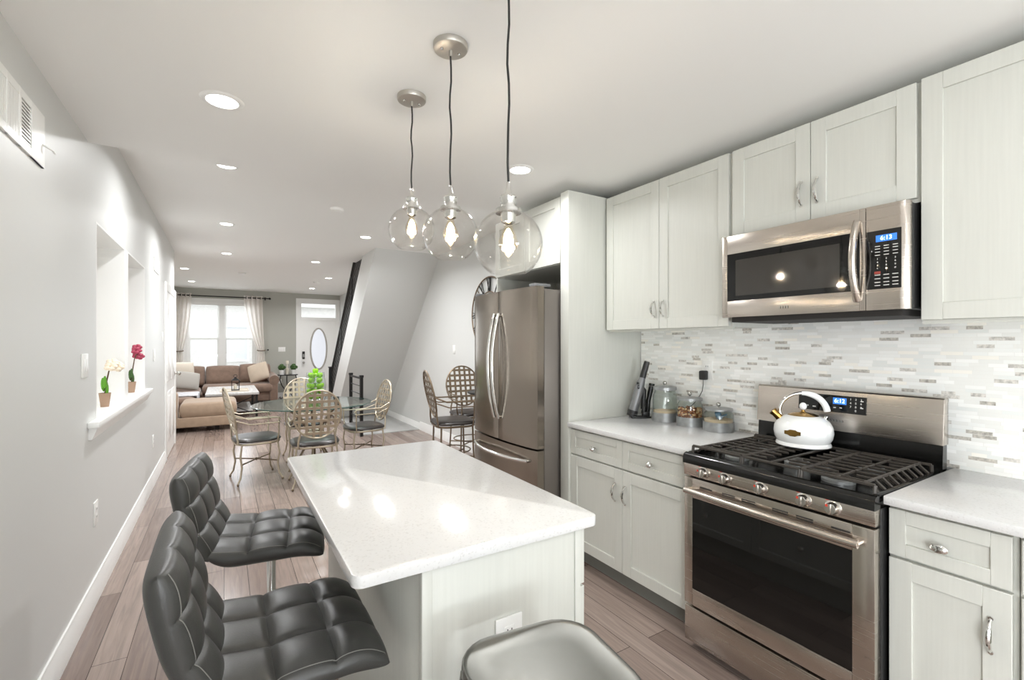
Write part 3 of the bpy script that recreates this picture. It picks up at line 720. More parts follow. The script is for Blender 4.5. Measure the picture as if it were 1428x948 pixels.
# ------------------------------------------------------------------ island
il = thing('kitchen_island', 'pale grey kitchen island cabinet with drawers facing the range', 'island', (.66, 1.68, 0))
ib = MB().box(.412, .9, 1.075, 2.29, .0, .884, .002)
ib.box(.405, .432, 1.068, 1.09, 0, .884, .002)
ib.box(.88, .9, 1.07, 1.08, 0, .884, .001)
ib.build('body', M['cab'], il)
def mshaker(x, y0, y1, z0, z1, fw):
    return shaker(-x, y0, y1, z0, z1, fw).xf(Matrix.Scale(-1, 4, (1, 0, 0)))
for y0, y1 in ((1.078, 1.68), (1.684, 2.287)):
    for z0, z1 in ((.71, .874), (.42, .702), (.125, .412)):
        mb = mshaker(.921, y0, y1, z0, z1, .05); bmesh.ops.recalc_face_normals(mb.bm, faces=mb.bm.faces)
        d = mb.build('drawer', M['cab'], il)
        MB().lathe([(0, 0), (.009, 0), (.006, .008), (.006, .012), (.015, .017), (.0155, .022), (.011, .028), (0, .03)], (.921, (y0+y1)/2, (z0+z1)/2), 18, Matrix.Rotation(PI/2, 4, 'Y')).build('knob', M['chrome'], d)
it = MB()
def rrect(x0, x1, y0, y1, r, n=6):
    P = []
    for cx, cy, a in ((x1-r, y1-r, 0), (x0+r, y1-r, PI/2), (x0+r, y0+r, PI), (x1-r, y0+r, 1.5*PI)):
        P += [(cx+r*math.cos(a+PI/2*i/n), cy+r*math.sin(a+PI/2*i/n)) for i in range(n+1)]
    return P
it.prism(rrect(.24, .955, 1.05, 2.318, .025), 'z', .885, .915, .003)
single(it, 'countertop', M['quartz'], 'white speckled quartz slab on the kitchen island', 'countertop')
# outlet on the island end
def outlet_plate(name, label, cat, fn, w, h, kind, m=None):
    # fn maps local (across, up, out) to world
    t = thing(name, label, cat, fn(0, -h/2, 0))
    def bx(a0, a1, b0, b1, c0, c1, bev, nm, mt, par):
        mb = MB().box(a0, a1, b0, b1, c0, c1, bev)
        for v in mb.bm.verts: v.co = Vector(fn(*v.co))
        bmesh.ops.recalc_face_normals(mb.bm, faces=mb.bm.faces)
        return mb.build(nm, mt, par)
    p = bx(-w/2, w/2, -h/2, h/2, 0, .006, .0025, 'plate', M['white'], t)
    if kind == 'outlet':
        for s_ in (-1, 1):
            r = bx(-.016, .016, s_*.021-.014, s_*.021+.014, .005, .0075, .002, 'socket', M['white'], t)
            bx(-.008, -.005, s_*.021-.004, s_*.021+.006, .007, .0078, 0, 'slot', M['slot'], r); bx(.005, .008, s_*.021-.004, s_*.021+.006, .007, .0078, 0, 'slot', M['slot'], r)
    else:
        for k in range(kind):
            cx = (k-(kind-1)/2)*.046
            bx(cx-.016, cx+.016, -.033, .033, .005, .009, .002, 'rocker', M['trim'], t)
    return t
outlet_plate('electrical_outlet', 'white outlet plate on the end panel of the island', 'outlet', lambda a, b, c: (.652+a, 1.0745-c, .637+b), .083, .118, 'outlet')
lw = lambda y, z: (lambda a, b, c: (XL+c, y-a, z+b))
rw = lambda x, y, z: (lambda a, b, c: (x-c, y+a, z+b))
fw_ = lambda x, z: (lambda a, b, c: (x+a, YF-c, z+b))
outlet_plate('light_switch', 'white double switch plate on left wall before the pass-through openings', 'switch', lw(3.18, 1.313), .12, .122, 2)
outlet_plate('electrical_outlet', 'white outlet low on the left wall nearest the camera', 'outlet', lw(3.42, .486), .09, .13, 'outlet')
outlet_plate('light_switch', 'white switch plate on left wall between the openings and white door', 'switch', lw(5.96, 1.305), .09, .122, 1)
outlet_plate('electrical_outlet', 'white outlet low on left wall past the sill end', 'outlet', lw(5.88, .44), .09, .125, 'outlet')
outlet_plate('light_switch', 'white switch plate right beside the white door casing', 'switch', lw(6.75, 1.5), .08, .12, 1)
outlet_plate('light_switch', 'white switch plate on the right wall beside the fridge', 'switch', rw(XR, 6.0, 1.34), .08, .12, 1)
outlet_plate('light_switch', 'wide white switch plate on the front wall between curtain and door', 'switch', fw_(1.29, 1.26), .17, .12, 3)
outlet_plate('electrical_outlet', 'white outlet on the mosaic backsplash behind the jars', 'outlet', rw(XK-.008, 1.83, 1.262), .075, .118, 'outlet')
outlet_plate('electrical_outlet', 'white outlet low on the front wall under the scroll table', 'outlet', fw_(1.25, .42), .08, .12, 'outlet')

# vents
vt = thing('air_vent', 'large white return air vent high on the left wall', 'vent', (XL, 2.25, 2.11))
vf = MB(); V0, V1, Z0, Z1 = 1.96, 2.53, 2.115, 2.32
for a, b in ((V0, V0+.03), (2.155, 2.17), (2.265, 2.285), (2.385, V1)): vf.box(XL, XL+.009, a, b, Z0, Z1, .001, 1)
for a, b in ((Z0, Z0+.03), (Z1-.03, Z1)): vf.box(XL, XL+.0085, V0, V1, a, b, .001, 1)
vf.build('frame', M['white'], vt)
MB().box(XL, XL+.001, V0+.02, V1-.1, Z0+.02, Z1-.02).build('backing', M['slot'], vt)
s_ = MB()
for k in range(11): s_.box(XL+.002, XL+.006, 2.285, 2.387, Z0+.034+k*.013, Z0+.04+k*.013)
for k in range(11): s_.box(XL+.001, XL+.007, 2.172+k*.0088, 2.1785+k*.0088, Z0+.025, Z1-.025)
for k in range(18): s_.box(XL+.001, XL+.007, 1.99+k*.0094, 1.997+k*.0094, Z0+.025, Z1-.025)
s_.build('slats', M['white'], vt)
MB().tube([(XL+.008, V1-.03, 2.2), (XL+.03, V1+.01, 2.195), (XL+.032, V1+.03, 2.19)], .004, 6).build('damper_lever', M['white'], vt)
vt = thing('air_vent', 'small white air vent high on left wall above the door', 'vent', (XL, 6.15, 2.18))
vf = MB(); V0, V1, Z0, Z1 = 5.95, 6.34, 2.17, 2.31
for a, b in ((V0, V0+.03), (V1-.03, V1)): vf.box(XL, XL+.009, a, b, Z0, Z1)
for a, b in ((Z0, Z0+.025), (Z1-.025, Z1)): vf.box(XL, XL+.0085, V0, V1, a, b)
vf.build('frame', M['white'], vt)
MB().box(XL, XL+.001, V0+.02, V1-.02, Z0+.02, Z1-.02).build('backing', M['slot'], vt)
s_ = MB()
for k in range(16): s_.box(XL+.001, XL+.006, V0+.035+k*.02, V0+.045+k*.02, Z0+.02, Z1-.02)
s_.build('slats', M['white'], vt)

# ------------------------------------------------------------------ recessed ceiling lights
def can(x, y, z, label, watts, color=(.975, .985, 1)):
    t = thing('recessed_light', label, 'ceiling light', (x, y, z), group=None)
    MB().lathe([(.058, -.001), (.062, -.007), (.075, -.006), (.085, 0)], (x, y, z), 32).build('trim_ring', M['trim'], t)
    MB().lathe([(0, -.0035), (.059, -.0035), (.059, -.0015), (0, -.0015)], (x, y, z), 32).build('lens', M['lens'], t)
    if watts:
        l = bpy.data.lights.new('can_light', 'AREA'); l.shape = 'DISK'; l.size = .12; l.energy = watts; l.color = color; l.spread = R(158)
        o = bpy.data.objects.new('can_light', l); o.location = (0, 0, -.012); o.parent = t; COL.objects.link(o)
    return t
can(-.007, 2.4, HK, 'recessed light in the kitchen ceiling left of the pendants', CAN_K*.33)
can(1.541, 2.4, HK, 'recessed light in the kitchen ceiling right of the pendants above fridge side', CAN_K)
can(-.007, -1.1, HK, 'unseen recessed light added to the kitchen ceiling above the camera', CAN_K)  # this pair is out of view, added for more kitchen light
can(1.541, -1.1, HK, 'unseen recessed light added to the kitchen ceiling above the right counter', CAN_K)
can(1.541, .3, HK, 'unseen recessed light added to the kitchen ceiling over the range aisle', CAN_K*.15)  # out of view, added to lift the right counter and range
can(-.007, -3.8, HK, 'unseen recessed light added to the kitchen ceiling well behind the camera', CAN_K)  # rear pair, unseen, added as fill for the kitchen
can(1.541, -3.8, HK, 'unseen recessed light added to the kitchen ceiling behind camera at right', CAN_K)
can(.016, 4.06, HF, 'recessed light half hidden by the kitchen ceiling edge at left', CAN_F*.55)
can(.023, 6.06, HF, 'nearest fully visible recessed light over the dining table left side', CAN_F*.7)
can(.031, 8.05, HF, 'second fully visible recessed light past the dining table', CAN_F*.8)
can(-.6, 10.07, HF, 'recessed light over the chaise, left of the living room ceiling', CAN_F*.75)
can(-.595, 12.09, HF, 'recessed light nearest the curtained window', CAN_F*.6)
can(1.267, 8.14, HF, 'recessed light nearest the top of the stair railing', CAN_F*.4)
can(1.805, 10.03, HF, 'recessed light right beside the stair railing, farther back', CAN_F*.75)
can(1.81, 12.15, HF, 'recessed light nearest the front door transom', CAN_F*.6)
can(1.85, 4.04, HF, 'recessed light glimpsed behind the middle glass globe', CAN_F*.8)
can(1.5, 5.9, HF, 'recessed light glimpsed beside the farthest glass globe', CAN_F)
def disc(x, y, label, name='smoke_detector'):
    t = thing(name, label, 'smoke detector', (x, y, HF))
    MB().lathe([(0, -.03), (.045, -.03), (.06, -.022), (.065, 0)], (x, y, HF), 28).build('body', M['white'], t)
    MB().lathe([(0, -.032), (.012, -.032), (.012, -.029), (0, -.029)], (x+.03, y, HF), 12).build('test_button', M['trim'], t)
disc(.292, 10.11, 'flat white ceiling disc between the living room lights')
disc(1.697, 10.82, 'round white smoke detector on ceiling near the front door')
disc(.946, 4.81, 'white ceiling disc left of the farthest pendant globe')

# ------------------------------------------------------------------ pendants
def pendant(x, y, zc, label):
    t = thing('pendant_light', label, 'pendant light', (x, y, HK), group='glass globe pendants over the island')
    cn = MB().lathe([(0, -.022), (.052, -.022), (.059, -.019), (.061, -.015), (.061, 0)], (x, y, HK), 40).cyl((x, y, HK-.022), (x, y, HK-.042), .006).build('canopy', M['nickelsat'], t)
    for s_ in (-1, 1): MB().ball((x+s_*.033, y, HK-.024), .006).build('screw', M['nickel'], cn)
    Rg = .098; zt_ = zc+Rg*.93
    zs = zt_+.085
    MB().tube([(x+.003*math.sin(i*1.3), y+.002*math.sin(i*2.1), HK-.04+(zs-HK+.04)*i/10) for i in range(11)], .0034, 8).build('cord', M['blackplastic'], t)
    MB().lathe([(0, .085), (.0055, .085), (.0075, .06), (.012, .05), (.021, .047), (.0245, .041), (.0225, .036), (.0225, .016), (.0235, .012), (.036, .008), (.037, -.004), (.022, -.006), (.02, -.03), (.012, -.034), (0, -.034)], (x, y, zt_), 32).build('socket', M['chrome'], t)
    pr = []
    a0, a1 = math.asin(.034/Rg), PI-math.asin(.052/Rg)
    for i in range(33):
        a = a0+(a1-a0)*i/32; pr.append((Rg*math.sin(a), Rg*math.cos(a)))
    inn = [(r-.002 if r > .002 else 0, z*(1-.002/Rg)) for r, z in reversed(pr)]
    gl = MB().lathe(pr+inn+[pr[0]], (x, y, zc), 48).build('globe', M['globe'], t)
    zb = zt_-.034
    bo = MB().lathe([(.0, 0), (.011, 0), (.013, -.012), (.022, -.032), (.0275, -.05), (.026, -.066), (.016, -.078), (0, -.081)], (x, y, zb), 28).build('bulb', M['bulbglass'], t)
    MB().lathe([(0, -.012), (.004, -.014), (.012, -.03), (.015, -.052), (.009, -.062), (0, -.065)], (x, y, zb), 14).build('filament', M['bulbcore'], bo)
    l = bpy.data.lights.new('pendant_glow', 'POINT'); l.energy = 5.6; l.color = (1, .97, .92); l.shadow_soft_size = .0175
    o = bpy.data.objects.new('pendant_glow', l); o.location = (0, 0, zb-.045-HK); o.parent = t; COL.objects.link(o)
pendant(.6875, 1.935, 1.918, 'farthest and smallest-looking glass globe pendant over the island')
pendant(.685, 1.525, 1.813, 'middle of three glass globe pendants over the island')
pendant(.69, 1.137, 1.712, 'nearest and largest-looking glass globe pendant over the island')

# ------------------------------------------------------------------ bar stools
def bar_stool(label, loc, rz):
    t = thing('bar_stool', label, 'bar stool', loc, rz, 'black tufted bar stools at the island')
    T = t.matrix_basis; zs = .648
    def wseat(p):
        x = p.x; z = p.z
        if x > .08: z -= .032*((x-.08)/.12)**2
        if x < -.1: z += .03*((-.1-x)/.1)**2
        return (x, p.y, z)
    st = MB().cushion(.40, .45, .045, 54, 7, (3, 3, .5), .9, .07, wseat, Matrix.Translation((0, 0, zs))).xf(T).build('seat', M['leather'], t)
    def wback(p):                    # local x = up, z = forward
        u = p.x
        return (u, p.y, p.z+.035*(u/.17)**2*(1 if u < 0 else .2))
    mb_ = Matrix.Translation((-.25, 0, .805)) @ Matrix.Rotation(-R(13), 4, 'Y') @ Matrix(((0, 0, 1, 0), (0, -1, 0, 0), (1, 0, 0, 0), (0, 0, 0, 1)))
    bk = MB().cushion(.33, .45, .045, 54, 7, (3, 3, .5), .9, .07, wback, mb_).xf(T).build('backrest', M['leather'], t)
    for s_ in (-1, 1):
        MB().tube([wseat(Vector((.2*q*(1-.035*.93**4), .225*s_*.93*(1-.035*q**4), cush_z(q, .93, .045, 7, (3, 3, .5))-.0003))) for q in [-.94+1.88*i/40 for i in range(41)]], .0013, 6).xf(Matrix.Translation((0, 0, zs))).xf(T).build('seam', M['thread'], st)
        MB().tube([mb_ @ Vector(wback(Vector((.165*q*(1-.035*.93**4), .225*s_*.93*(1-.035*q**4), cush_z(q, .93, .045, 7, (3, 3, .5))-.0003)))) for q in [-.94+1.88*i/40 for i in range(41)]], .0013, 6).xf(T).build('seam', M['thread'], bk)
    def onseat(q, w): return Vector(wseat(Vector((.2*q*(1-.035*w**4), .225*w*(1-.035*q**4), cush_z(q, w, .045, 7, (3, 3, .5))-.0002)))) + Vector((0, 0, zs))
    def onback(q, w): return mb_ @ Vector(wback(Vector((.165*q*(1-.035*w**4), .225*w*(1-.035*q**4), cush_z(q, w, .045, 7, (3, 3, .5))-.0002))))
    for f_, par in ((onseat, st), (onback, bk)):
        for w in (-1/3, 1/3):
            MB().tube([f_(-.9+1.8*i/48, w) for i in range(49)], .0009, 5).xf(T).build('stitching', M['thread'], par)
            MB().tube([f_(w, -.9+1.8*i/48) for i in range(49)], .0009, 5).xf(T).build('stitching', M['thread'], par)
    MB().box(-.1, .1, -.1, .1, zs-.052, zs-.03, .004).xf(T).build('swivel_plate', M['blackmetal'], t)
    MB().cyl((0, 0, .3), (0, 0, zs-.05), .018).cyl((0, 0, .02), (0, 0, .36), .027).lathe([(.027, .36), (.03, .365), (.027, .375), (.018, .376)], (0, 0, 0), 24).xf(T).build('column', M['chrome'], t)
    MB().tube([(.02+.13*math.cos(a), .15*math.sin(a), .27) for a in [R(-115+230*i/18) for i in range(19)]]+[(.0, .026, .27)], .0085, 8).tube([(.02+.13*math.cos(R(-115)), .15*math.sin(R(-115)), .27), (0, -.026, .27)], .0085, 8).xf(T).build('footrest', M['chrome'], t)
    MB().tube([(0, .03, zs-.055), (0, .12, zs-.06), (0, .2, zs-.07)], .005, 8).xf(T).build('height_lever', M['chrome'], t)
    MB().lathe([(0, 0), (.195, 0), (.195, .008), (.15, .016), (.06, .026), (.03, .04), (0, .04)], (0, 0, 0), 40).xf(T).build('base', M['chrome'], t)
    return t
bar_stool('black tufted leather bar stool nearest the camera at the island', (.165, 1.385, 0), 0)
bar_stool('black tufted leather bar stool farther along the island, behind the other', (.165, 2.15, 0), -R(8))

# metal stool
ms = thing('metal_stool', 'backless brushed metal stool in front of the island end', 'stool', (.568, .772, 0), -R(7))
def rr3(h, r, n=6): return rrect(-h, h, -h, h, r, n)
sm = bmesh.new()
def ringed(levels, close_top=True):
    b = bmesh.new(); rings = []
    for h, r, z in levels: rings.append([b.verts.new((x, y, z)) for x, y in rr3(h, r)])
    for A, B in zip(rings, rings[1:]):
        for j in range(len(A)): b.faces.new((A[j], A[(j+1) % len(A)], B[(j+1) % len(A)], B[j]))
    b.faces.new(rings[-1])
    bmesh.ops.recalc_face_normals(b, faces=b.faces)
    return b
sm.free()
T = ms.matrix_basis
mb = MB(); mb._join(ringed([(.148, .085, .70), (.158, .09, .702), (.162, .092, .748), (.160, .09, .756), (.157, .088, .7575), (.1545, .086, .754), (.150, .083, .7525), (.10, .06, .752), (.04, .03, .752)]))
mb.xf(T).build('seat', M['gun'], ms)
for sx in (-1, 1):
    for sy in (-1, 1):
        a = Vector((sx*.125, sy*.125, .705)); b = Vector((sx*.2, sy*.2, .012))
        MB().tube([a, b], [.03, .017], 10, flat=.8).xf(T).build('leg', M['gun'], ms)
        MB().tube([b, b+Vector((sx*.001, sy*.001, -.012))], .02, 10).xf(T).build('foot', M['blackplastic'], ms)
br = MB()
q = .182
for (p, s2) in (((-q, -q), (q, -q)), ((q, -q), (q, q)), ((q, q), (-q, q)), ((-q, q), (-q, -q))): br.tube([(p[0]*.93, p[1]*.93, .27), (s2[0]*.93, s2[1]*.93, .27)], .009, 8)
br.tube([(-.15, -.15, .5), (.15, .15, .5)], .008, 8).tube([(-.15, .15, .5), (.15, -.15, .5)], .008, 8)
br.xf(T).build('brace', M['gun'], ms)

# ------------------------------------------------------------------ metal lattice chairs
def lattice_chair(name, label, loc, rz, hs, metal, arms=True, grp=None, low=0.):
    t = thing(name, label, 'chair', loc, rz, grp); T = t.matrix_basis
    def B(mb, n, m, p=t): return mb.xf(T).build(n, m, p)
    # seat cushion, front = +x
    B(MB().cushion(.44, .46, .035, 24, 4, None, .7, .35, None, Matrix.Translation((.0, 0, hs-.03))), 'seat', M['brownleather'])
    rim = rrect(-.2, .2, -.21, .21, .12)
    B(MB().tube([(x, y, hs-.06) for x, y in rim], .011, 8, True), 'seat_frame', metal)
    # oval back in a reclined plane
    tilt = R(12); ca, sa = math.cos(tilt), math.sin(tilt)
    zb, hb, wb = hs+.27, .245, .215
    def bp(u, v, o=0): return (-.215-v*sa-.05*0+o*ca-.03, u, zb+v*ca)
    fr_ = MB().tube([bp(wb*math.cos(2*PI*i/40), hb*math.sin(2*PI*i/40)) for i in range(40)], .0095, 8, True)
    for s_ in (-1, 1): fr_.tube([bp(s_*.15, -.17), (-.205, s_*.17, hs+.02), (-.195, s_*.175, hs-.06)], .009, 8)
    bk = B(fr_, 'backrest', metal)
    lt = MB()
    for k in range(6):
        u = -.165+.066*k; v = hb*math.sqrt(max(0, 1-(u/wb)**2))
        lt.tube([bp(u, -v, .004), bp(u, v, .004)], .013, 6, flat=.16) if False else None
        P = [bp(u, -v+2*v*i/8, .004+.003*(-1)**(i+k)) for i in range(9)]
        strip(lt, P, (0, 1, 0), .013)
    for k in range(7):
        v = -.195+.065*k; u = wb*math.sqrt(max(0, 1-(v/hb)**2))
        P = [bp(-u+2*u*i/8, v, -.002) for i in range(9)]
        strip(lt, P, (-sa, 0, ca), .013)
    B(lt, 'lattice', metal, bk)
    if arms:
        for s_ in (-1, 1):
            ya = s_*.235
            B(MB().tube([bp(s_*.205, -.02), (-.12, ya, hs+.2), (.1, ya, hs+.2), (.17, ya, hs+.195), (.185, ya, hs+.17)], .008, 8)
              .tube([bp(s_*.2, -.08), (-.1, ya, hs+.145), (.165, ya, hs+.145)], .0065, 8)
              .tube([(.165, ya, hs+.195), (.165, ya, hs+.04), (.155, s_*.215, hs-.06)], .0075, 8).ball((.165, ya, hs+.145), .013, seg=10), 'arm', metal)
    hl = hs-.06; tall = hs > .55
    for sx in (-1, 1):
        for sy in (-1, 1):
            if tall: P = [(sx*.165, sy*.18, hl), (sx*.17, sy*.185, hl-.2), (sx*.185, sy*.2, .05), (sx*.195, sy*.205, .015)]
            else: P = [(sx*.165, sy*.185, hl), (sx*.18, sy*.195, hl-.12), (sx*.165, sy*.185, .17), (sx*.18, sy*.2, .07), (sx*.205, sy*.222, .022)]
            lg_ = B(MB().tube(P, .0095, 8), 'leg', metal)
            e = P[-1]; B(MB().ball((e[0], e[1], .013), .013, seg=10), 'foot', M['bronze'], lg_)
    z = .2 if not tall else .25
    B(MB().tube([(-.17, -.187, z), (0, 0, z+.005), (.17, .187, z)], .0075, 8).tube([(-.17, .187, z), (0, 0, z+.006), (.17, -.187, z)], .0075, 8).ball((0, 0, z+.005), .016, seg=10), 'stretcher', M['bronze'])
    if tall: B(MB().tube([(.185*math.cos(2*PI*i/28), .2*math.sin(2*PI*i/28), .3) for i in range(28)], .007, 8, True), 'foot_ring', metal)
    return t
def strip(mb, P, side, w):
    s = Vector(side)*w; P = [Vector(p) for p in P]; th = Vector((.0018, 0, .0004)); b = bmesh.new(); rows = []
    for p in P: rows.append([b.verts.new(p-s-th), b.verts.new(p+s-th), b.verts.new(p+s+th), b.verts.new(p-s+th)])
    for A, C in zip(rows, rows[1:]):
        for j in range(4): b.faces.new((A[j], A[(j+1) % 4], C[(j+1) % 4], C[j]))
    b.faces.new(rows[0][::-1]); b.faces.new(rows[-1]); bmesh.ops.recalc_face_normals(b, faces=b.faces); mb._join(b)
TC = (.87, 5.72)
gd = 'lattice armchairs around the glass dining table'
c0 = lattice_chair('dining_chair', 'champagne metal lattice armchair left of the glass table, seen from side', (.29, 5.62, 0), R(8), .46, M['champ'], grp=gd)
dup(c0, (.79, 5.12, 0), R(88), 'champagne metal lattice armchair with its back to the camera')
dup(c0, (1.43, 5.72, 0), R(185), 'champagne metal lattice armchair right of glass table near railing')
dup(c0, (.86, 6.33, 0), R(-90), 'champagne metal lattice armchair on the far side behind the apples')
gp = 'tall lattice chairs at the pub table'
p0 = lattice_chair('pub_chair', 'tall lattice pub chair seen from the side, left of the fridge', (2.07, 4.55, 0), -R(10), .63, M['bronze'], grp=gp)
dup(p0, (2.5, 4.99, 0), R(-94), 'tall lattice pub chair against the wall, half hidden by the fridge')
# pub table
pt = thing('pub_table', 'small tall bistro table mostly hidden behind the fridge', 'table', (2.48, 4.47, 0))
MB().lathe([(0, .88), (.24, .88), (.25, .886), (.25, .894), (.24, .9), (0, .9)], (2.48, 4.47, 0), 40).build('tabletop', M['blackmetal'], pt)
MB().cyl((2.48, 4.47, .02), (2.48, 4.47, .88), .022).build('column', M['bronze'], pt)
for k in range(4):
    a = PI/4+k*PI/2; c_, s2 = math.cos(a), math.sin(a)
    MB().tube([(2.48+c_*.02, 4.47+s2*.02, .2), (2.48+c_*.12, 4.47+s2*.12, .12), (2.48+c_*.2, 4.47+s2*.2, .012)], .011, 8).build('leg', M['bronze'], pt)
    MB().tube([(2.48+c_*.02, 4.47+s2*.02, .7), (2.48+c_*.09, 4.47+s2*.09, .8), (2.48+c_*.2, 4.47+s2*.2, .872)], .009, 8).build('scroll', M['bronze'], pt)
# dining table
dtb = thing('dining_table', 'round glass-topped dining table with curled metal base', 'table', (*TC, 0))
RT = .63
MB().lathe([(0, .735), (RT-.004, .735), (RT-.004, .747), (0, .747)], (*TC, 0), 64).build('glass_top', M['tabglass'], dtb)
MB().lathe([(RT-.004, .735), (RT, .737), (RT, .745), (RT-.004, .747), (RT-.004, .735)], (*TC, 0), 64).build('glass_edge', M['tabedge'], dtb)
for k in range(6):
    a = k*PI/3+.3; c_, s2 = math.cos(a), math.sin(a)
    prof = [(.3, .733), (.27, .70), (.2, .62), (.1, .5), (.065, .4), (.09, .27), (.17, .13), (.25, .06), (.28, .014)]
    MB().tube([(TC[0]+c_*r, TC[1]+s2*r, z) for r, z in prof], .0125, 8).tube([(TC[0]+c_*(.2+.05*math.cos(q)), TC[1]+s2*(.2+.05*math.cos(q)), .53+.05*math.sin(q)) for q in [i*.45 for i in range(12)]], .008, 6).build('leg', M['bronze'], dtb)
MB().tube([(TC[0]+.085*math.cos(2*PI*i/24), TC[1]+.085*math.sin(2*PI*i/24), .42) for i in range(24)], .012, 8, True).tube([(TC[0]+.085*math.cos(2*PI*i/24), TC[1]+.085*math.sin(2*PI*i/24), .3) for i in range(24)], .012, 8, True).build('collar', M['champ'], dtb)
# vase of apples
AV = (.925, 5.95)
va = thing('glass_vase', 'clear glass vase filled with green apples on the dining table', 'vase', (*AV, .7475))
o_ = [(0, 0), (.075, 0), (.09, .01), (.112, .1), (.118, .18), (.105, .28), (.098, .33)]
MB().lathe(o_+[(r-.004 if r > 0 else 0, max(z, .007)) for r, z in reversed(o_)], (*AV, .7475), 36).build('bowl', M['jarglass'], va)
ap = None; spots = []
for lay, (z, n, rr_) in enumerate(((.05, 4, .052), (.112, 5, .066), (.176, 5, .068), (.24, 4, .058), (.30, 4, .05), (.35, 1, 0))):
    for i in range(n):
        a = 2*PI*i/n+lay*.7; spots.append((AV[0]+rr_*math.cos(a), AV[1]+rr_*math.sin(a), .7475+z))
for i, p in enumerate(spots):
    if ap is None:
        ap = thing('apple', 'shiny green apple in the glass vase on the dining table', 'apple', p, 0, 'green apples in the vase')
        MB().lathe([(0, -.028), (.011, -.031), (.025, -.024), (.034, -.004), (.033, .013), (.024, .027), (.011, .028), (0, .022)], p, 20).build('flesh', M['apple'], ap)
        MB().tube([(p[0], p[1], p[2]+.024), (p[0]+.003, p[1], p[2]+.042)], .0015, 6).build('stem', M['stem'], ap)
    else: dup(ap, p, i*1.3)

# ------------------------------------------------------------------ jars, vacuum, adaptor on the counter
def jar(x, y, r, h, hb, label, fill):
    z = .9155
    t = thing('storage_jar', label, 'jar', (x, y, z), group=None)
    MB().lathe([(0, 0), (r+.002, 0), (r+.002, hb), (r, hb), (r-.004, .004), (0, .004)], (x, y, z), 40).build('metal_band', M['galv'], t)
    s = r*.84; o2 = [(0, .006), (r-.006, .006), (r-.001, .02), (r-.001, h*.66), (r*.96, h*.74), (s, h*.83), (s, h*.88)]
    MB().lathe(o2+[(max(0, a-.0025) if a else 0, b if b > .01 else .009) for a, b in reversed(o2)], (x, y, z), 40).build('glass', M['jarglass'], t)
    ld = MB().lathe([(0, h), (s*.75, h*.995), (s+.006, h*.975), (s+.009, h*.965), (s+.009, h*.885), (s+.004, h*.885), (s+.003, h*.96), (0, h*.97)], (x, y, z), 40).build('lid', M['galv'], t)
    MB().ball((x, y, z+h+.018), .0135).cyl((x, y, z+h-.002), (x, y, z+h+.008), .005, seg=10).build('lid_knob', M['nickel'], ld)
    return t, z
def level(x, y, z, r, h0, h1, m, name, label, cat, kind='stuff'):
    return single(MB().lathe([(0, h0), (r, h0), (r, h1*.96), (r*.7, h1), (r*.3, h1*1.01), (0, h1)], (x, y, z), 32), name, m, label, cat, kind=kind)
t, z = jar(2.48, 2.092, .078, .232, .058, 'tallest glass jar with galvanized band and lid, left of the three', None)
level(2.48, 2.092, z, .072, .012, .072, M['flour'], 'flour', 'pale flour in the tallest jar', 'flour')
t, z = jar(2.48, 1.897, .078, .178, .056, 'middle glass jar of brown nuts with galvanized band and lid', None)
nb = {k: MB() for k in ('nut', 'nut2', 'nut3')}
for i in range(420):
    a = random.random()*2*PI; rr_ = .066*math.sqrt(random.random()) if i % 3 == 0 else .066
    nb[random.choice(['nut', 'nut', 'nut2', 'nut2', 'nut3'])].ball((2.48+rr_*math.cos(a), 1.897+rr_*math.sin(a), z+.02+random.random()*.088), .0075, (1, .8, .8), 8)
no = thing('nuts', 'brown and pale nuts filling the middle jar', 'nuts', (2.48, 1.897, z+.012))
no['kind'] = 'stuff'
nb['nut'].ball((2.48, 1.897, z+.06), .05, (1, 1, .9), 12)
for k in nb: nb[k].build('nut_pieces', M[k], no)['kind'] = 'stuff'
t, z = jar(2.475, 1.695, .084, .135, .054, 'shortest glass jar with galvanized band, nearest the range', None)
level(2.475, 1.695, z, .077, .012, .07, M['flour'], 'sugar', 'golden sugar in the shortest jar', 'sugar')
sc_ = MB().lathe([(0, 0), (.02, .002), (.026, .012), (.027, .03), (.025, .03), (.023, .013), (0, .005)], (0, 0, 0), 20, Matrix.Rotation(R(70), 4, 'Y')).tube([(.03, 0, -.004), (.06, .01, .01)], .005, 8).xf(Matrix.Translation((2.44, 1.69, z+.09)) @ Matrix.Rotation(R(-60), 4, 'Z'))
single(sc_, 'scoop', M['blue'], 'small blue scoop lying on sugar in the shortest jar', 'scoop')
# handheld vacuum on its charging stand, leaning left-to-right up
vc = thing('handheld_vacuum', 'grey handheld vacuum standing upright beside the fridge panel', 'vacuum', (2.43, 2.27, .9155), R(-31.7))
T = vc.matrix_basis
MB().box(-.06, .075, -.035, .035, 0, .012, .005).box(.02, .07, -.025, .025, .01, .045, .008).tube([(.03, 0, .03), (.04, 0, .1)], [.018, .014], 10).xf(T).build('charging_stand', M['blackplastic'], vc)
MB().tube([(-.05, 0, .013), (-.046, 0, .03), (-.04, 0, .05), (.0, 0, .2), (.01, 0, .235), (.022, 0, .27), (.052, 0, .375), (.056, 0, .388)], [.032, .034, .033, .032, .029, .021, .019, .016], 18).xf(T).build('body', M['greyplastic'], vc)
MB().tube([(-.051, 0, .0125), (-.04, 0, .052)], [.0335, .0345], 18).tube([(.024, 0, .275), (.055, 0, .384)], [.0215, .0195], 18).tube([(.025, 0, .06), (.03, 0, .1), (.034, 0, .19), (.02, 0, .215)], [.014, .018, .016, .01], 12).xf(T).build('dust_cup', M['blackplastic'], vc)
MB().ball((-.016, -.028, .24), .008, seg=10).box(-.018, -.006, -.035, -.026, .2, .225, .003).xf(T).build('switch', M['black'], vc)
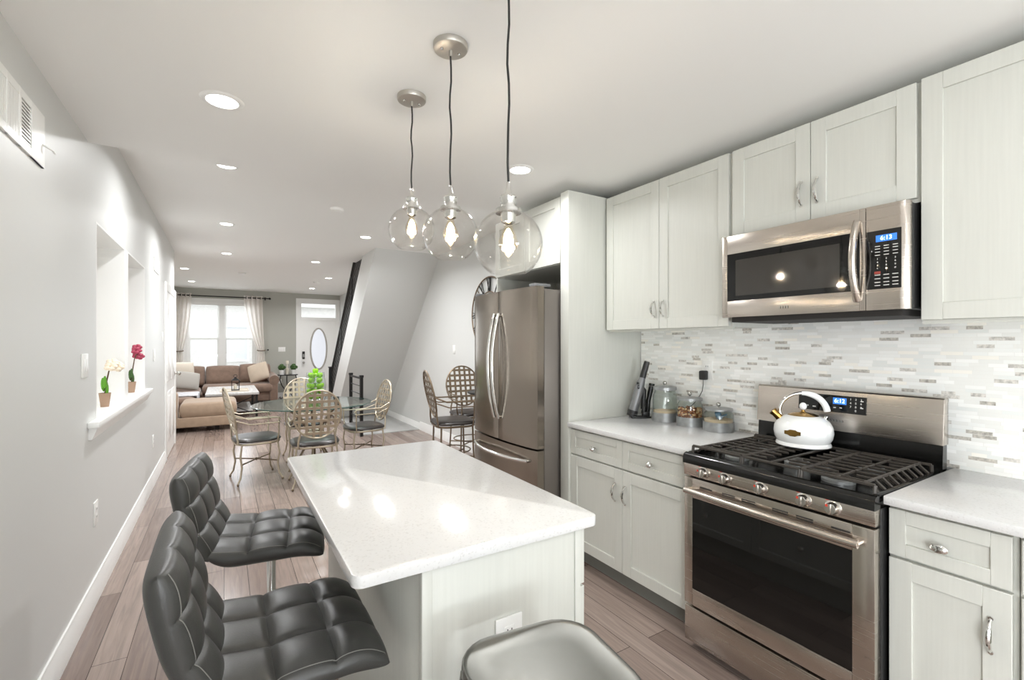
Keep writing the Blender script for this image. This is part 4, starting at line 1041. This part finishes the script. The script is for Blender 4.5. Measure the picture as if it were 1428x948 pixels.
MB().tube([(.06, .0, .03), (.065, 0, .12), (.085, 0, .215)], [.014, .016, .018], 12).tube([(.0855, 0, .217), (.089, 0, .235)], .02, 12).xf(T).build('crevice_tool', M['black'], vc)
pa = thing('power_adaptor', 'black plug adaptor with cord in the backsplash outlet', 'adaptor', (2.54, 1.835, 1.2))
MB().box(2.512, 2.553, 1.817, 1.859, 1.2, 1.258, .008).build('plug', M['blackplastic'], pa)
MB().tube([(2.53, 1.837, 1.202), (2.53, 1.838, 1.17), (2.537, 1.85, 1.13), (2.55, 1.875, 1.1), (2.5585, 1.92, 1.05), (2.5585, 2.0, .97), (2.5585, 2.12, .93), (2.55, 2.2, .925), (2.53, 2.225, .921)], .0022, 6).build('cord', M['blackplastic'], pa)

# ------------------------------------------------------------------ sill plants
def orchid(x, y, z, label, petal, flowers, hgt, leaf):
    t = thing('potted_orchid', label, 'plant', (x, y, z))
    MB().lathe([(0, 0), (.022, 0), (.032, .09), (.029, .09), (.027, .08), (0, .08)], (x, y, z), 20).build('pot', M['terra'], t)
    P = [(x, y, z+.08), (x+.01, y-.01, z+hgt*.6), (x+.02, y, z+hgt*.85), (x+.03, y+.06, z+hgt)]
    MB().tube(P, .004, 6).build('stalk', M['stem'], t)
    lf = MB()
    for k in range(5):
        a = k*1.3; d = Vector((math.cos(a)*.5, math.sin(a), 0))
        lf.ball((x+d.x*.02, y+d.y*.03, z+.115+.012*k), .036, (.28, .3, 1.15), 10)
    lf.build('leaves', leaf, t)
    for (dx, dy, dz) in flowers:
        f = MB()
        for q in range(5):
            a = q*2*PI/5
            f.ball((x+dx+.02*math.cos(a), y+dy+.02*math.sin(a), z+dz+.014*math.sin(a)), .018, (1, 1, .8), 8)
        f.ball((x+dx+.006, y+dy, z+dz), .009, seg=8)
        f.build('flower', petal, t)
orchid(-.665, 4.0, ZO0+.012, 'small potted orchid with cream flowers in the nearer opening', M['petal'], [(.03, .05, .275), (.04, .16, .262), (.03, .0, .26), (.02, .11, .285), (.05, .1, .25)], .27, M['brightgreen'])
orchid(-.665, 5.03, ZO0+.012, 'small potted orchid with red flowers in the farther opening', M['pink'], [(.03, .02, .35), (.03, .07, .31), (.03, .05, .38), (.02, .13, .35), (.04, .12, .3)], .33, M['green'])

# ------------------------------------------------------------------ clock on the right wall
CK = (XR, 4.95, 1.78)
ck_ = thing('wall_clock', 'large black wrought iron wall clock partly hidden by the fridge', 'clock', (XR, CK[1], CK[2]-.45))
def cp_(r, a, o=.02): return (CK[0]-o, CK[1]-r*math.sin(a)*-1*-1, CK[2]+r*math.cos(a))
def ringc(r, w): return MB().tube([cp_(r, 2*PI*i/56) for i in range(56)], w, 8, True)
ringc(.45, .009).build('outer_ring', M['bronze'], ck_); ringc(.27, .008).build('inner_ring', M['bronze'], ck_)
NUM = ['XII', 'I', 'II', 'III', 'IV', 'V', 'VI', 'VII', 'VIII', 'IX', 'X', 'XI']
for i, nm in enumerate(NUM):
    a0 = 2*PI*i/12
    w = {'I': .022, 'V': .05, 'X': .055}; tot = sum(w[c] for c in nm); cur = -tot/2; mb = MB()
    def loc(du, dr): 
        r = .36+dr; a = a0+du/.36
        return cp_(r, a, .02)
    for c in nm:
        m_ = cur+w[c]/2; h = .085; q = w[c]*.38
        if c == 'I': mb.tube([loc(m_, -h), loc(m_, h)], .0065, 6)
        if c == 'V': mb.tube([loc(m_-q, h), loc(m_, -h)], .0075, 6).tube([loc(m_+q, h), loc(m_, -h)], .004, 6)
        if c == 'X': mb.tube([loc(m_-q, h), loc(m_+q, -h)], .0075, 6).tube([loc(m_+q, h), loc(m_-q, -h)], .004, 6)
        cur += w[c]
    mb.build('numeral', M['blackmetal'], ck_)
MB().tube([cp_(0, 0, .025), cp_(.2, 5.2, .025)], .007, 6).tube([cp_(0, 0, .03), cp_(.26, 1.2, .03)], .005, 6).cyl(cp_(0, 0, 0), cp_(0, 0, .035), .025).build('hands', M['blackmetal'], ck_)
sp = MB()
for k in range(4): sp.tube([cp_(.0, k*PI/2+.78, .012), cp_(.45, k*PI/2+.78, .012)], .005, 6)
sp.build('spokes', M['bronze'], ck_)

# ------------------------------------------------------------------ railings
gr = thing('guard_railing', 'short black metal guard railing beside the sloping stair soffit', 'railing', (1.79, 7.62, 0))
for y, s_ in ((7.28, 0), (7.98, 0)): MB().box(1.765, 1.81, y-.022, y+.022, 0, .9).box(1.758, 1.817, y-.03, y+.03, .9, .935, .004).build('post', M['blackmetal'], gr)
MB().box(1.77, 1.805, 7.302, 7.958, .875, .9).build('top_rail', M['blackmetal'], gr)
for k in range(6): MB().cyl((1.787, 7.3, .14+.125*k), (1.787, 7.96, .14+.125*k), .007, seg=8).build('bar', M['blackmetal'], gr)
sr = thing('stair_railing', 'sloping black metal stair railing with parallel bars beside the front door', 'railing', (1.82, 9.9, 0))
def top_(y): return 2.75-k_*(y-7.23)
def sl_(off, y0, y1): return [(1.82, y0, top_(y0)+off), (1.82, y1, top_(y1)+off)]
MB().tube(sl_(.64, 7.87, 9.75), .026, 6).build('handrail', M['blackmetal'], sr)
for k in range(6):
    off = .08+.09*k; ya = max(7.25, 7.23+off/k_+.02)
    MB().tube(sl_(off, ya, 9.75), .0085, 6).build('bar', M['blackmetal'], sr)
for y in (8.05, 8.9): MB().box(1.805, 1.835, y-.015, y+.015, top_(y)-.02, top_(y)+.62).build('post', M['blackmetal'], sr)
MB().box(1.8, 1.84, 9.74, 9.78, top_(9.76)-.05, top_(9.76)+.68).build('post', M['blackmetal'], sr)
MB().box(1.74, 1.785, 9.6, 9.645, 0, .94).box(1.735, 1.79, 9.56, 9.68, .94, .965, .003).build('newel_post', M['blackmetal'], sr)

# ------------------------------------------------------------------ curtains and rod
rd = thing('curtain_rod', 'black curtain rod across the front window', 'curtain rod', (-.1, 13.5, 2.565))
MB().cyl((-1.25, 13.49, 2.565), (.99, 13.49, 2.565), .014).build('rod', M['blackmetal'], rd)
MB().ball((1.0, 13.49, 2.565), .028, seg=12).build('finial', M['blackmetal'], rd)
for x in (-1.1, .9): MB().cyl((x, 13.49, 2.565), (x, 13.6, 2.565), .01).box(x-.02, x+.02, 13.585, 13.6, 2.53, 2.6).build('bracket', M['blackmetal'], rd)
def curtain(label, xs_top, xs_tie, xs_bot, name='curtain'):
    t = thing(name, label, 'curtain', ((xs_top[0]+xs_top[1])/2, 13.49, .05), group='white grommet curtains')
    NZ, NX = 46, 48; zt2, zti, zb2 = 2.62, 1.24, .06
    b = bmesh.new(); g = []
    for i in range(NZ+1):
        z = zt2+(zb2-zt2)*i/NZ
        if z > zti: q = (zt2-z)/(zt2-zti); q = q**1.8; x0 = xs_top[0]+(xs_tie[0]-xs_top[0])*q; x1 = xs_top[1]+(xs_tie[1]-xs_top[1])*q
        else: q = ((zti-z)/(zti-zb2))**.7; x0 = xs_tie[0]+(xs_bot[0]-xs_tie[0])*q; x1 = xs_tie[1]+(xs_bot[1]-xs_tie[1])*q
        amp = .024*(.45+.55*abs(z-zti)/1.4)
        g.append([b.verts.new((x0+(x1-x0)*j/NX, 13.49+amp*math.sin(j/NX*2*PI*4+.6)*(1 if z < 2.5 else .8), z)) for j in range(NX+1)])
    for i in range(NZ):
        for j in range(NX): b.faces.new((g[i][j], g[i][j+1], g[i+1][j+1], g[i+1][j]))
    bmesh.ops.solidify(b, geom=b.faces[:], thickness=.004)
    mb = MB(); mb._join(b); mb.build('panel', M['curtain'], t)
    xm = (xs_tie[0]+xs_tie[1])/2; w = (xs_tie[1]-xs_tie[0])/2+.015
    MB().tube([(xm+w*math.cos(2*PI*i/20), 13.49+.05*math.sin(2*PI*i/20), zti+.012*math.sin(2*PI*i/20)) for i in range(20)], .012, 6, True).build('tieback', M['bronze'], t)
    for j in range(4):
        x = xs_top[0]+(xs_top[1]-xs_top[0])*(j+.5)/4
        MB().tube([(x, 13.49+.03*math.cos(2*PI*i/16), 2.565+.03*math.sin(2*PI*i/16)) for i in range(16)], .006, 6, True).build('grommet', M['blackmetal'], t)
curtain('white tied-back curtain left of the front window', (-1.0, -.66), (-1.0, -.84), (-1.03, -.8))
curtain('white tied-back curtain right of the front window', (.42, .84), (.73, .88), (.66, .92))
hk = MB().cyl((.96, 13.6, 1.25), (.96, 13.5, 1.25), .01).ball((.96, 13.495, 1.25), .02, seg=10)
single(hk, 'curtain_holdback', M['blackmetal'], 'black holdback knob beside the right curtain', 'holdback')

# ------------------------------------------------------------------ sectional sofa
so = thing('sectional_sofa', 'brown fabric sectional sofa with chaise under the front window', 'sofa', (-.2, 11.2, 0))
def rb(x0, x1, y0, y1, z0, z1, b=.05): return MB().box(x0, x1, y0, y1, z0, z1, b, 4)
rb(-1.4, .95, 12.3, 13.28, .08, .30, .03).build('base', M['sofa'], so)
rb(-1.4, .14, 9.0, 9.85, .08, .24, .02).build('chaise_base', M['sofatan'], so)
rb(-1.4, -.45, 9.85, 12.3, .08, .30, .02).build('base', M['sofa'], so)
rb(-1.4, -.62, 8.96, 9.2, .08, .655, .06).build('arm', M['sofatan'], so)
def cush(x0, x1, y0, y1, zc, t, m, n='seat_cushion', mtx=None):
    MB().cushion(x1-x0, y1-y0, t/2, 28, 16, None, 1, .03, None, Matrix.Translation(((x0+x1)/2, (y0+y1)/2, zc))).build(n, m, so)
cush(-.61, .19, 8.99, 9.88, .345, .25, M['sofatan'], 'chaise_cushion')
cush(-1.4, -.42, 9.86, 11.1, .38, .2, M['sofa']); cush(-1.4, -.42, 11.1, 12.3, .38, .2, M['sofa'])
cush(-.42, .26, 12.2, 12.98, .385, .2, M['sofa']); cush(.26, .97, 12.2, 12.98, .385, .2, M['sofa'])
rb(-1.4, .95, 13.02, 13.28, .3, .74, .06).build('back_frame', M['sofa'], so)
rb(-1.44, -1.2, 9.2, 13.02, .3, .74, .06).build('back_frame', M['sofa'], so)
ar = MB().tube([(1.0, 12.22, .56), (1.0, 12.5, .58), (1.0, 13.2, .6)], [.11, .115, .11], 16).box(.91, 1.08, 12.24, 13.24, .08, .56, .02)
ar.build('arm', M['sofa'], so)
def backc(xc, yc_, w, h, zc, m=M['sofa'], th=.13, lean=12, rz=0):
    mtx = Matrix.Translation((xc, yc_, zc)) @ Matrix.Rotation(rz, 4, 'Z') @ Matrix.Rotation(R(90-lean), 4, 'X')
    return MB().cushion(w, h, th, 24, 4, None, .8, .15, None, mtx)
for x, w, dz in ((-.62, .5, 0), (-.02, .7, 0), (.64, .68, .03)): backc(x, 12.93, w, .46, .67+dz).build('back_cushion', M['sofa'], so)
for y in (10.4, 11.6): backc(-1.12, y, 1.0, .44, .66, rz=PI/2).build('back_cushion', M['sofa'], so)
for x, y in ((-.1, 9.2), (-.9, 9.2), (.92, 12.4), (.08, 9.75)): MB().box(x-.03, x+.03, y-.03, y+.03, 0, .09).build('foot', M['slot'], so)
def pillow(name, label, xc, yc_, zc, w, h, th, m, rz, lean, roll=0):
    mtx = Matrix.Translation((xc, yc_, zc)) @ Matrix.Rotation(rz, 4, 'Z') @ Matrix.Rotation(R(90-lean), 4, 'X') @ Matrix.Rotation(R(roll), 4, 'Z')
    return single(MB().cushion(w, h, th, 22, 2.6, None, 1, .1, None, mtx), name, m, label, 'pillow')
pillow('throw_pillow', 'beige square pillow leaning on the right sofa arm', .69, 12.5, .74, .44, .44, .08, M['beige'], R(-25), 22, 20)
pillow('throw_pillow', 'cream square pillow stacked behind the grey pillow at the sofa left', -.78, 11.9, .82, .5, .42, .09, M['cream'], R(15), 12)
pillow('throw_pillow', 'light grey pillow at the sofa left, in front of cream one', -.68, 11.35, .68, .52, .38, .08, M['greyfab'], R(12), 28, -10)
tw = MB().box(-.98, -.4, 9.98, 10.72, .484, .505, .01).box(-.415, -.395, 9.98, 10.72, .18, .5, .009)
single(tw, 'throw_blanket', M['throw'], 'pale patterned throw draped over the sofa left side behind the chaise', 'blanket')
# coffee table and things
ctb = thing('coffee_table', 'whitewashed wood coffee table on black metal legs', 'table', (.13, 11.2, 0))
MB().box(-.3, .58, 10.3, 12.05, .43, .475, .004).build('tabletop', M['wash'], ctb)
MB().box(-.2, .48, 10.45, 11.9, .1, .125, .003).build('shelf', M['wash'], ctb)
for x in (-.26, .54):
    for y in (10.36, 11.98): MB().box(x-.02, x+.02, y-.02, y+.02, 0, .43).build('leg', M['blackmetal'], ctb)
MB().tube([(.54, 10.38, .05), (.54, 11.96, .42)], .009, 6).tube([(-.24, 10.36, .05), (.52, 10.36, .41)], .009, 6).tube([(.52, 10.36, .05), (-.24, 10.36, .41)], .009, 6).build('brace', M['blackmetal'], ctb)
ty = thing('tray', 'flat white tray under the lantern on the coffee table', 'tray', (.16, 10.75, .4755))
MB().box(-.07, .42, 10.55, 11.05, .4755, .485).box(-.07, -.055, 10.55, 11.05, .485, .5).box(.405, .42, 10.55, 11.05, .485, .5).box(-.055, .405, 10.55, 10.565, .485, .5).box(-.055, .405, 11.035, 11.05, .485, .5).build('tray_base', M['cream'], ty)
ln = thing('lantern', 'black candle lantern on the coffee table tray', 'lantern', (.19, 10.75, .4855))
zz0 = .4855
MB().box(.12, .26, 10.68, 10.82, zz0, zz0+.02).build('base', M['blackmetal'], ln)
for x in (.127, .253):
    for y in (10.687, 10.813): MB().box(x-.006, x+.006, y-.006, y+.006, zz0+.02, zz0+.2).build('corner_post', M['blackmetal'], ln)
MB().lathe([(0, .27), (.02, .27), (.025, .25), (.085, .215), (.09, .2), (0, .2)], (.19, 10.75, zz0), 4, Matrix.Rotation(PI/4, 4, 'Z')).tube([(.19+.03*math.cos(q), 10.75, zz0+.285+.03*math.sin(q)) for q in [2*PI*i/16 for i in range(16)]], .004, 6, True).build('roof', M['blackmetal'], ln)
for (x0, x1, y0, y1) in ((.126, .129, 10.69, 10.81), (.251, .254, 10.69, 10.81)): MB().box(x0, x1, y0, y1, zz0+.02, zz0+.2).build('pane', M['jarglass'], ln)
single(MB().lathe([(0, 0), (.03, 0), (.03, .1), (.005, .1), (.004, .115), (0, .115)], (.19, 10.75, zz0+.0205), 18), 'candle', M['candle'], 'white pillar candle inside the black lantern', 'candle')
# scroll side table by the door with plants
sx_, sy_ = 1.39, 13.2
sd = thing('side_table', 'black scroll-legged side table between sofa and front door', 'table', (sx_, sy_, 0))
MB().lathe([(0, .6), (.235, .6), (.24, .61), (.235, .62), (0, .62)], (sx_, sy_, 0), 36).build('tabletop', M['blackmetal'], sd)
for k in range(3):
    a = R(-30)+k*2*PI/3; c_, s2 = math.cos(a), math.sin(a)
    prof = [(.2, .6), (.225, .5), (.17, .36), (.07, .22), (.06, .15), (.12, .06), (.19, .012), (.225, .04), (.21, .07)]
    MB().tube([(sx_+c_*r, sy_+s2*r, z) for r, z in prof], .012, 8).build('leg', M['blackmetal'], sd)
for nm, dx, dy, lb in (('potted_plant', -.14, -.02, 'round dark green potted plant, left one on the scroll side table'), ('potted_plant', .14, .0, 'round dark green potted plant, right one on the scroll side table')):
    t = thing(nm, lb, 'plant', (sx_+dx, sy_+dy, .6205))
    MB().lathe([(0, 0), (.05, 0), (.06, .12), (.054, .12), (.05, .1), (0, .1)], (sx_+dx, sy_+dy, .6205), 20).build('pot', M['white'], t)
    f = MB(); random.seed(3)
    for i in range(70):
        a = random.random()*2*PI; ph = random.random()*PI; r = .075
        f.ball((sx_+dx+r*math.sin(ph)*math.cos(a), sy_+dy+r*math.sin(ph)*math.sin(a), .6205+.185+r*math.cos(ph)), .022, (1, 1, .6), 6)
    f.ball((sx_+dx, sy_+dy, .6205+.185), .07, seg=12)
    f.build('foliage', M['green'], t)
single(MB().lathe([(0, 0), (.04, 0), (.04, .15), (.012, .15), (.012, .26), (.035, .27), (.035, .35), (0, .35)], (sx_, sy_+.12, .6205), 20), 'candle_holder', M['candle'], 'tall white candle holder between the two side table plants', 'candle')
